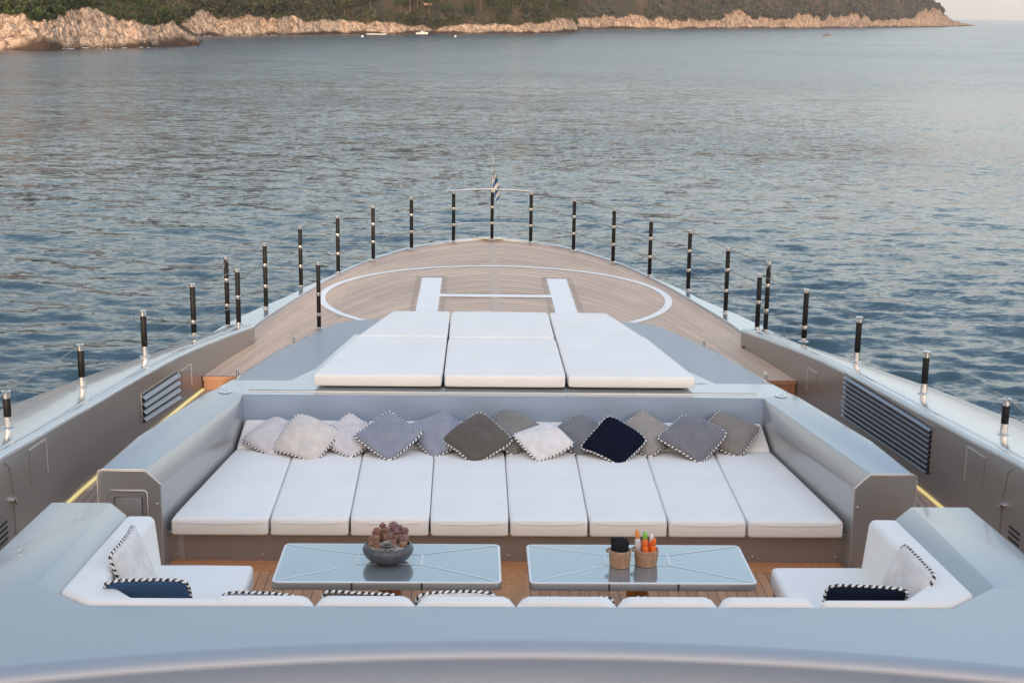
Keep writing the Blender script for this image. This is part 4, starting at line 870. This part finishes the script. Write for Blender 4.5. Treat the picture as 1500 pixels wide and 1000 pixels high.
# settee seat bases and cushions
b = MB().box(-2.36, 2.36, 10.5, 11.2, SOLE, -5.26)
for s in (1, -1): b.box(*sorted((s*2.45, s*3.6)), 10.5, 12.48, SOLE, -5.26)
b.bevel(.01).build('seat_base', PAINTW, CO)
for s, nm in ((1, 'starboard'), (-1, 'port')):
    v, f = pad([(2.42, 10.58), (3.40, 10.58), (3.36, 12.55), (2.42, 12.55)] if s > 0 else [(-3.40, 10.58), (-2.42, 10.58), (-2.42, 12.55), (-3.36, 12.55)], -5.255, -5.05, .055, .012, seed=41+s)
    tag(obj('settee_cushion', v, f, WHITEC, sharp=0), 'square white seat cushion at the %s end of the foreground settee' % nm, 'cushion', 'seat cushions of the foreground settee')
v, f = pad([(-2.40, 10.58), (2.40, 10.58), (2.40, 11.25), (-2.40, 11.25)], -5.255, -5.05, .05, .01, n=(40, 10), seed=45)
tag(obj('settee_cushion', v, f, WHITEC, sharp=0), 'long white seat cushion of the foreground settee below the row of backrests', 'cushion', 'seat cushions of the foreground settee')
# backrests along the rear, rounded tops
def backrest(x0, x1, label, zt=-4.472):
    k = 17; rows = []
    for u in np.linspace(0, 1, k):
        x = x0+.006+(x1-x0-.012)*u; e = abs(2*u-1); dz = .07*max(0, (e-.72)/.28)**2.2; th = .19*(1-.25*max(0, (e-.8)/.2)**2)
        zc = zt-dz
        rows.append([(x, 10.335, -5.05), (x, 10.335, zc-.06), (x, 10.345, zc-.02), (x, 10.375, zc), (x, 10.335+th*.6, zc+.004), (x, 10.335+th-.02, zc-.02), (x, 10.335+th, zc-.06), (x, 10.335+th+.03, -5.05)])
    b = MB().grid(rows, flip=True); b.add(rows[0], [list(range(8))]); b.add(rows[-1], [list(range(8))[::-1]])
    tag(b.build('backrest_cushion', WHITEC, sharp=60), label, 'cushion', 'backrest cushions of the foreground settee')
BX = [-2.44, -1.62, -.83, -.045, .75, 1.55, 2.33]
for i in range(6): backrest(BX[i], BX[i+1], 'white rounded backrest cushion, %s of the foreground six' % (['leftmost', 'second from the left', 'third from the left', 'third from the right', 'second from the right', 'rightmost'][i]))
def corner_back(s, label):
    out = [(2.355, 10.335), (3.375, 10.335), (3.645, 10.57), (3.60, 12.545)]; inn = [(3.325, 12.545), (3.345, 10.90), (3.24, 10.68), (3.04, 10.455), (2.355, 10.45)]
    low = [(x-(.05 if i < 3 else 0), y+(.03 if i > 1 else 0) if i else y) for i, (x, y) in enumerate(inn)]
    pt = out+inn; pb = out+low; n = len(pt); b = MB()
    V = [(x, y, -5.1) for x, y in pb]+[(x, y, -4.474-.058*max(0, y-10.9)) for x, y in pt]
    if s < 0: V = [(-x, y, z) for x, y, z in V]
    b.add(V, [list(range(n))[::-1], list(range(n, 2*n))]+[[i, (i+1) % n, n+(i+1) % n, n+i] for i in range(n)])
    b.bevel(.07, 5, 30)
    tag(b.build('corner_backrest', WHITEC, sharp=25), label, 'cushion', 'corner backrests of the foreground settee')
corner_back(-1, 'white corner backrest cushion wrapping the port end of the foreground settee')
corner_back(1, 'white corner backrest cushion wrapping the starboard end of the foreground settee')
# pillows of the settee
pillow('throw_pillow', 'off white pillow with rope edge on the port corner backrest behind the blue pillow', FW2, .62, .17, (-3.23, 11.38, -4.65), ((0, 1, .0), (-.34, 0, 1), (1, 0, .34)), 'pillows on the foreground settee', 51, 1.2)
pillow('throw_pillow', 'denim blue pillow with rope edge lying in the port corner of the foreground settee', FBL, .66, .15, (-2.97, 10.76, -4.71), ((1, .06, -.04), (0, -.30, 1), (.03, 1, .30)), 'pillows on the foreground settee', 52)
pillow('throw_pillow', 'white pillow with rope edge leaning on the starboard corner backrest beside the dark navy pillow', FW2, .62, .17, (3.23, 11.06, -4.67), ((0, -1, 0), (.34, 0, 1), (-1, 0, .34)), 'pillows on the foreground settee', 53, 1.15)
pillow('throw_pillow', 'dark midnight navy pillow with rope edge in the starboard corner of the foreground settee', FMN, .64, .15, (2.78, 10.72, -4.73), ((1, -.05, .07), (0, -.28, 1), (0, 1, .28)), 'pillows on the foreground settee', 54)
for x, lab, mt, dz in ((-2.06, 'rope edged grey pillow behind the backrest nearest the port corner', FGB, .01), (-1.27, 'rope edged dark pillow behind the second backrest from the left', FTA, .005), (-.52, 'rope edged white pillow showing above the third backrest from the left', FW2, .025), (.43, 'rope edged white pillow barely showing just right of the middle of the settee', FW2, -.02), (1.20, 'rope edged pale pillow behind the second backrest from the right', FWG, -.035)):
    pillow('throw_pillow', lab, mt, .64, .15, (x, 10.66, -4.828+dz), ((1, 0, .0), (0, -.12, 1), (0, 1, .12)), 'pillows on the foreground settee', int(60+x*5))

# ------------------------------------------------------------------ tables
INL = M_('pale_inlay_line', (.72, .74, .74), .35); TTOP = M_('table_lacquer', (.40, .44, .455), .13, .6, .8, .02)
TEDGE = M_('table_edge_metal', (.32, .30, .285), .3, .6); BRZ = M_('bronze_pedestal', (.48, .27, .12), .16, .95)
def rrect(x0, x1, y0, y1, r, n=5):
    p = []
    for cx, cy_, a in ((x1-r, y0+r, -90), (x1-r, y1-r, 0), (x0+r, y1-r, 90), (x0+r, y0+r, 180)):
        p += [(cx+r*math.cos(R(a+90*i/n)), cy_+r*math.sin(R(a+90*i/n))) for i in range(n+1)]
    return p
def table(cx, label):
    t = thing('coffee_table', label, 'table', (cx, 12.48, SOLE), 'low tables in front of the big sofa')
    hw, y0, y1, z = 1.035, 12.0, 12.96, -5.0; x0, x1 = cx-hw, cx+hw
    MB().prism(rrect(x0+.012, x1-.012, y0+.012, y1-.012, .05), z-.05, z-.001).build('tabletop', TTOP, t)
    fr = MB(); o_, i_ = rrect(x0, x1, y0, y1, .06), rrect(x0+.022, x1-.022, y0+.022, y1-.022, .04); n = len(o_)
    v = [(x, y, zz) for zz in (z-.075, z-.006) for x, y in o_]+[(x, y, z) for x, y in rrect(x0+.006, x1-.006, y0+.006, y1-.006, .055)]+[(x, y, z) for x, y in i_]+[(x, y, z-.002) for x, y in i_]
    fr.add(v, [[k*n+i, k*n+(i+1) % n, (k+1)*n+(i+1) % n, (k+1)*n+i] for k in range(4) for i in range(n)]+[list(range(n))[::-1]], 0)
    fr.m = [0 if k < n else 1 for k in range(4*n)]+[0]
    fo = fr.build('edge_frame', [TEDGE, INL], t, sharp=50)
    g = MB()
    for q in (-.315, .315): g.box(cx+q-.008, cx+q+.008, y0-.004, y0+.01, z-.074, z-.008)
    g.build('seam', DARK, fo)
    il = MB(); w = .009; zz = z+.0005
    def line(a, b_):
        d = Vector((b_[0]-a[0], b_[1]-a[1])).normalized(); nn = Vector((-d.y, d.x))*w
        il.add([(a[0]-nn.x, a[1]-nn.y, zz), (b_[0]-nn.x, b_[1]-nn.y, zz), (b_[0]+nn.x, b_[1]+nn.y, zz), (a[0]+nn.x, a[1]+nn.y, zz)], [[0, 1, 2, 3]])
    ya, yb = 12.43, 12.685; xl, xr = cx-.30, cx+.30
    line((x0+.04, y0+.04), (xl, ya)); line((x0+.04, y1-.04), (xl, yb)); line((x1-.04, y0+.04), (xr, ya)); line((x1-.04, y1-.04), (xr, yb))
    line((xl, ya), (xl, yb)); line((xr, ya), (xr, yb)); line((xl, ya), (xr, ya)); line((xl, yb), (xr, yb)); line((x0+.03, y0+.045), (x1-.03, y0+.045)) if 0 else None
    for i, p in enumerate(il.v): il.v[i] = (p[0], p[1], zz+.0004*((i//4) % 4))
    il.build('inlay', INL, t, smooth=False)
    MB().lathe([(.26, 0), (.26, .012), (.24, .025), (.12, .03), (.105, .05), (.105, .645), (.18, .655), (.18, .668)], (cx, 12.48, SOLE+.0061), 32).build('pedestal', BRZ, t)
table(-1.157, 'low grey lacquered table with pale inlay lines carrying the succulent bowl')
table(1.165, 'low grey lacquered table with pale inlay lines carrying the two rope baskets')
# succulent bowl
def succulents():
    cx, cy_, z = -1.175, 12.52, -4.9995
    t = thing('succulent_bowl', 'dark stoneware bowl planted with dusty pink succulents on the left table', 'potted plant', (cx, cy_, z))
    MB().lathe([(.10, 0), (.155, .012), (.205, .05), (.233, .095), (.238, .125), (.225, .155), (.205, .172), (.198, .168), (.212, .14), (.20, .12), (.02, .118)], (cx, cy_, z), 40).build('bowl', BOWL, t, sharp=0)
    rg = random.Random(9); g = MB(); GR = M_('pale_gravel', (.55, .48, .40), .95, var=(40, .3))
    g.lathe([(.205, .130), (.19, .146), (.10, .152), (.01, .153)], (cx, cy_, z), 30)
    for k in range(70):
        a, r_ = rg.random()*6.28, .19*rg.random()**.5; q = rg.uniform(.008, .016); g.lathe([(q*.3, -q*.6), (q, 0), (q*.7, q*.6), (q*.1, q*.8)], (cx+r_*math.cos(a), cy_+r_*math.sin(a), z+.152), 6)
    g.build('gravel', GR, t, sharp=0)
    PK = M_('pink_succulent_flesh', (.31, .15, .115), .55, var=(30, .3)); PU = M_('mauve_succulent_flesh', (.27, .15, .155), .55, var=(30, .3)); GY = M_('grey_green_rosette', (.33, .30, .28), .6, var=(25, .25)); ST = M_('brown_stem', (.34, .21, .13), .8, var=(40, .2))
    def column(x, y, h, r_, mat):
        h *= .80
        b = MB(); b.lathe([(r_*.75, 0), (r_*.85, h*.4), (r_*.8, h*.6)], (cx+x, cy_+y, z+.145), 10); so = b.build('stem', ST, t, sharp=0)
        b = MB(); n = 30                                   # head of small plump leaves
        zc = z+.145+h*.8
        for k in range(n):
            f_ = (k+.5)/n; th = math.acos(1-1.75*f_); ph = k*2.39996; d = Vector((math.sin(th)*math.cos(ph), math.sin(th)*math.sin(ph), math.cos(th)))
            c = Vector((cx+x, cy_+y, zc))+d*r_*.62; q = r_*.55; e = d.orthogonal().normalized(); e2 = d.cross(e)
            vs = [c-d*q*.5]+[c+(e*math.cos(a)+e2*math.sin(a))*q*.5+d*q*.1 for a in np.linspace(0, 2*PI, 6, endpoint=False)]+[c+d*q*.75]
            b.add(vs, [[0, 1+(i+1) % 6, 1+i] for i in range(6)]+[[7, 1+i, 1+(i+1) % 6] for i in range(6)])
        b.build('succulent_head', mat, so, sharp=0)
    for x, y, h, r_, mat in ((-.15, -.02, .115, .034, PK), (-.105, .05, .20, .040, PK), (-.055, .10, .25, .036, PK), (-.02, .05, .215, .036, PK), (.02, -.01, .155, .036, PU), (.055, -.06, .10, .030, PK), (.045, .11, .245, .05, PU), (.10, .09, .225, .038, PU), (.155, .05, .205, .040, PU), (.14, -.02, .13, .044, PU), (-.10, -.07, .085, .03, PK), (-.075, -.10, .06, .028, PK), (.075, .05, .2, .034, PU), (-.13, .09, .15, .03, PK)): column(x, y, h, r_, mat)
    b = MB(); c0 = Vector((cx-.005, cy_-.10, z+.155))
    for ringk, (nn, rr, ln, up) in enumerate(((9, .02, .105, .25), (8, .016, .085, .6), (7, .01, .06, 1.0), (4, .005, .04, 1.6))):
        for k in range(nn):
            a = 2*PI*k/nn+ringk*.4; d = Vector((math.cos(a), math.sin(a), up)).normalized(); sd_ = Vector((-math.sin(a), math.cos(a), 0)); nrm = sd_.cross(d)
            p = c0+Vector((0, 0, .012*ringk))
            vs = [p+d*rr-sd_*.008, p+d*rr+sd_*.008, p+d*(ln*.65)+sd_*.024, p+d*ln+nrm*.004, p+d*(ln*.65)-sd_*.024, p+d*(ln*.5)-nrm*.012]
            b.add(vs, [[0, 1, 2, 5], [2, 3, 5], [3, 4, 5], [4, 0, 5], [0, 4, 3, 2, 1]])
    b.build('rosette', GY, t, sharp=50)
succulents()
def basket(cx, cy_, rt_, rb, h, label):
    t = thing('rope_basket', label, 'basket', (cx, cy_, -4.9995), 'rope baskets on the right table')
    b = MB(); nr_ = 9; pr = [(rb*.3, 0), (rb, 0)]
    for k in range(nr_):
        f_ = k/nr_; r_ = rb+(rt_-rb)*math.sin(f_*PI/2); hh = h/nr_; z0 = k*hh
        pr += [(r_+.001, z0+.002), (r_+.006, z0+hh*.3), (r_+.006, z0+hh*.7), (r_+.001, z0+hh-.002)]
    pr += [(rt_+.002, h+.006), (rt_-.008, h+.008), (rt_-.012, h), (rb-.012, .02), (.01, .015)]
    b.lathe(pr, (cx, cy_, -4.9995), 36); b.build('basket_wall', ROPE, t, sharp=0)
    g = MB(); d = Vector((-.8, .6, 0)); p = Vector((cx, cy_, -4.9995+h*.80))+d*(rt_+.004)
    g.tube([p+Vector((.03, .04, 0)), p+d*.03+Vector((.018, .024, .012)), p+d*.035, p+d*.03+Vector((-.018, -.024, .012)), p+Vector((-.03, -.04, 0))], .009, 8); g.build('handle', ROPE, t, sharp=0)
basket(.985, 12.42, .098, .088, .155, 'light brown coiled rope basket holding folded black cloths')
basket(1.235, 12.46, .108, .096, .15, 'light brown coiled rope basket holding sun cream bottles')
g = MB()
for k, (dx, dy, w, hh, tl) in enumerate(((-.035, .035, .07, .27, .1), (.005, .02, .072, .262, .05), (.03, -.01, .066, .25, -.06), (-.015, -.035, .075, .24, .02))):
    n0 = len(g.v); q = MB().box(-w, w, -.018, .018, .02, hh).bevel(.014, 3); v = [(x*math.cos(tl)-z*math.sin(tl)*.3+.985+dx*.5, y+12.42+dy, z-4.9995) for x, y, z in q.v]; g.add(v, q.f)
    # keep the folds inside the basket mouth
g.v = [(.985+(x-.985)*(.78 if z < -4.84 else .95), 12.42+(y-12.42)*.9, z) for x, y, z in g.v]
tag(g.build('folded_cloth', CLOTHB, sharp=0), 'folded black cloths standing upright in the left rope basket', 'cloth')
def bottle(cx, cy_, r_, h, bc, cc, label, tilt=(0, 0), capf=.26):
    t = thing('sun_cream_bottle', label, 'bottle', (cx, cy_, -4.978), 'bottles in the right rope basket')
    MB().lathe([(r_*.8, 0), (r_, .01), (r_, h*(1-capf)-.025), (r_*.75, h*(1-capf)-.004), (r_*.6, h*(1-capf))], (0, 0, 0), 16).build('bottle_body', M_('bottle_plastic', bc, .35), t, False, sharp=0)
    MB().lathe([(r_*.72, h*(1-capf)), (r_*.76, h*(1-capf)+.01), (r_*.74, h*.96), (r_*.5, h), (.003, h+.002)], (0, 0, 0), 16).build('cap', M_('cap_plastic', cc, .35), t, False, sharp=0)
    t.rotation_euler = (tilt[1], tilt[0], 0)
OR = (.85, .16, .015); WHI = (.78, .76, .74)
bottle(1.175, 12.50, .027, .30, WHI, (.82, .27, .06), 'white sun cream bottle with an orange cap, tallest in the right basket', (-.10, 0))
bottle(1.225, 12.51, .028, .275, OR, (.22, .52, .05), 'orange sun cream bottle with a green cap in the right basket', (0, 0))
bottle(1.275, 12.50, .025, .262, OR, (.80, .75, .70), 'orange sun cream bottle with a white cap in the right basket', (.04, 0))
bottle(1.228, 12.42, .028, .24, OR, OR, 'short orange sun cream bottle at the front of the right basket, left one', (-.05, .05))
bottle(1.285, 12.43, .026, .25, OR, OR, 'short orange sun cream bottle at the front of the right basket, right one', (.06, .05))

# ------------------------------------------------------------------ guard rail posts and wires
TOPZ = -3.835
def post(x, y, zb, zt, label, stub, collars, group, r_=.037):
    t = thing('rail_post', label, 'rail post', (x, y, zb), group); h = zt-zb
    c = MB(); c.lathe([(.072, 0), (.072, .006), (.062, .012), (r_*1.05, .016), (r_*1.02, stub), (r_*.5, stub+.002)], (0, 0, 0), 18)
    c.build('steel_foot', CHROME, t, False, sharp=40)
    cp_ = .075 if stub > .1 else .05
    c = MB(); c.lathe([(r_*.6, h-cp_-.002), (r_*1.05, h-cp_), (r_*1.05, h-.02), (r_*1.22, h-.016), (r_*1.22, h-.004), (r_*.8, h), (.003, h+.001)], (0, 0, 0), 18)
    c.build('steel_cap', CHROME, t, False, sharp=40)
    for q in collars:
        c = MB(); c.lathe([(r_*.8, q*h-.028), (r_*1.1, q*h-.026), (r_*1.18, q*h), (r_*1.1, q*h+.026), (r_*.8, q*h+.028)], (0, 0, 0), 18)
        c.build('collar', CHROME, t, False, sharp=40)
    so = MB(); ks = sorted([stub]+[q*h for q in collars]+[h-cp_]); so.lathe([(r_*.9, stub-.004), (r_, stub), (r_, h-cp_), (r_*.9, h-cp_+.004)], (0, 0, 0), 18)
    so.build('wrapped_tube', BLACK, t, False, sharp=50)
    return t
FWD = [(.855, 31.23), (1.735, 30.15), (2.45, 28.72), (3.025, 27.25), (3.57, 25.8), (3.93, 23.84)]
AFT = [(4.42, 20.1, -4.65+.05), (4.70, 18.25, -4.47), (4.985, 16.29, -4.365), (5.17, 14.18, -4.23)]
gp = 'guard rail posts round the foredeck'; nth = ['nearest the bow', 'second from the bow', 'third from the bow', 'fourth from the bow', 'fifth from the bow', 'sixth from the bow']
zfd = DECK+.045
post(0, 31.55, zfd, TOPZ, 'black rail post with steel collars carrying the flagstaff at the very bow', .03, (.34, .66), gp, .036)
for s, sn in ((-1, 'port'), (1, 'starboard')):
    for k, (x, y) in enumerate(FWD): post(s*x, y, zfd, TOPZ+.0, 'tall black rail post on the %s foredeck edge, %s' % (sn, nth[k]), .03, (.34, .66), gp, .037)
    post(s*4.33, 22.38, zfd, TOPZ+.02, 'tall black gate post outside the forward end of the %s bulwark' % sn, .03, (.30, .66), gp)
    post(s*3.985, 21.36, ys(21.36, CAPZ), -3.835, 'black gate post on the forward end of the %s bulwark' % sn, .05, (.5,), gp)
    for k, (x, y, _) in enumerate(AFT):
        zc = ys(y, CAPZ); post(s*(x), y, zc, TOPZ+(.01, 0, 0, .0)[k], 'short black rail post on the %s bulwark, %s' % (sn, ['farthest from the camera', 'second farthest', 'second nearest', 'nearest the camera'][k]), (.06, .14, .125, .12)[k], ((.28,), (), (), ())[k], gp, .039)
post(-2.865, 22.3, ptop(22.3)-.045, -3.88, 'single black post standing inboard on the edge of the grey sunpad panel', .03, (.22, .52), gp, .033)
def catenary(a, b_, sag=.01, n=5): a, b_ = Vector(a), Vector(b_); return [a.lerp(b_, i/n)+Vector((0, 0, -sag*4*(i/n)*(1-i/n))) for i in range(n+1)]
gwi = 'wires of the guard rail'
for s, sn in ((-1, 'port'), (1, 'starboard')):
    for nm, q in (('top', .985), ('middle', .66), ('lower', .34)):
        pts = [(s*x, y, zfd+(TOPZ-zfd)*q) for x, y in FWD]+[(s*4.33, 22.38, zfd+(TOPZ-zfd)*q)]; g = MB(); path = [Vector(pts[0])]
        for a, b_ in zip(pts, pts[1:]): path += catenary(a, b_)[1:]
        g.tube(path, .008, 6); tag(g.build('guard_wire', WIRE), '%s steel guard wire along the %s side of the foredeck' % (nm, sn), 'wire', gwi)
    for nm, q in (('top', .98), ('lower', .35)):
        seq = [(3.985, 21.36)]+[(x, y) for x, y, _ in AFT]+[(5.2, 12.0)]
        pts = [(s*x, y, ys(y, CAPZ)+(TOPZ-ys(y, CAPZ))*q) for x, y in seq][:6 if nm == 'top' else 3]; g = MB(); path = [Vector(pts[0])]
        for a, b_ in zip(pts, pts[1:]): path += catenary(a, b_, .02)[1:]
        g.tube(path, .006, 6)
        if nm == 'top':
            p = Vector(pts[4]); g.tube([p, p+(Vector(pts[3])-p).normalized()*.28], .014, 6); g.tube([p, p+(Vector(pts[5])-p).normalized()*.28], .014, 6)
        tag(g.build('guard_wire', WIRE), '%s steel guard wire above the %s bulwark' % (nm, sn), 'wire', gwi)
    g = MB(); g.tube(catenary((s*4.33, 22.38, TOPZ-.02), (s*3.985, 21.36, TOPZ-.03), .03), .010, 6); g.tube(catenary((s*4.33, 22.36, TOPZ-.02), (s*4.36, 21.0, ys(21, CAPZ)-.05), .05, 8), .005, 5)
    tag(g.build('gate_line', WIRE), 'slack line hanging at the %s boarding gate between two posts' % sn, 'line')
g = MB(); g.tube([(-.95, 31.12, TOPZ+.01), (-.855, 31.23, TOPZ+.015), (-.45, 31.43, TOPZ+.02), (0, 31.55, TOPZ+.02), (.45, 31.43, TOPZ+.02), (.855, 31.23, TOPZ+.015)], .020, 10)
g2 = MB(); g2.tube([(-.855, 31.23, -4.56), (-.45, 31.43, -4.56), (0, 31.55, -4.56), (.45, 31.43, -4.56), (.855, 31.23, -4.56)], .011, 8); g2.tube([(-.855, 31.23, -4.22), (0, 31.55, -4.22), (.855, 31.23, -4.22)], .006, 6)
pr = thing('pulpit_rail', 'polished steel handrail across the bow between the first rail posts', 'handrail', (0, 31.55, TOPZ)); g.build('top_rail', CHROME, pr); g2.build('lower_rail', CHROME, pr)
fl = thing('bow_flag', 'limp blue and white striped flag on a thin staff at the bow', 'flag', (0, 31.55, TOPZ+.03))
MB().tube([(0, 31.55, TOPZ), (.012, 31.55, -3.07)], [.012, .008], 8).build('staff', CHROME, fl)
rows = []; mi = []
nz, nx = 44, 9
for i in range(nz+1):
    tt = i/nz; z = -3.26-.80*tt; x0 = .012+.012*tt+(.10*max(0, tt-.72)); w = .03+.105*math.sin(min(1, tt*1.25)*PI*.55)*(1 if tt < .8 else 1-.5*(tt-.8)/.2)
    rows.append([(x0+w*u+.012*math.sin(7*tt+5*u), 31.55+.05*math.sin(9*u+5*tt)*(.4+u)+.02*math.sin(17*tt), z-.10*u*u) for u in np.linspace(0, 1, nx)])
fg = MB().grid(rows)
for i in range(nz):
    for j in range(nx-1): mi.append(1 if (int((i/nz)*7.5+j*.35) % 2) else 0)
fg.m = mi; fg.build('cloth', [M_('flag_blue', (.035, .13, .32), .8), M_('flag_white', (.82, .79, .74), .8)], fl, sharp=0)

# ------------------------------------------------------------------ evening air
def haze():
    b = MB().box(-4000, 4000, -60, 5500, SEA-1.5, 320)
    mt = bpy.data.materials.new('evening_haze'); mt.use_nodes = True; nt = mt.node_tree
    for n in list(nt.nodes): nt.nodes.remove(n)
    o_ = nt.nodes.new('ShaderNodeOutputMaterial'); v = nt.nodes.new('ShaderNodeVolumePrincipled'); v.inputs['Color'].default_value = (.86, .88, .93, 1); v.inputs['Density'].default_value = .000075
    nt.links.new(v.outputs[0], o_.inputs['Volume'])
    tag(b.build('haze', mt, smooth=False), kind='stuff')
haze()
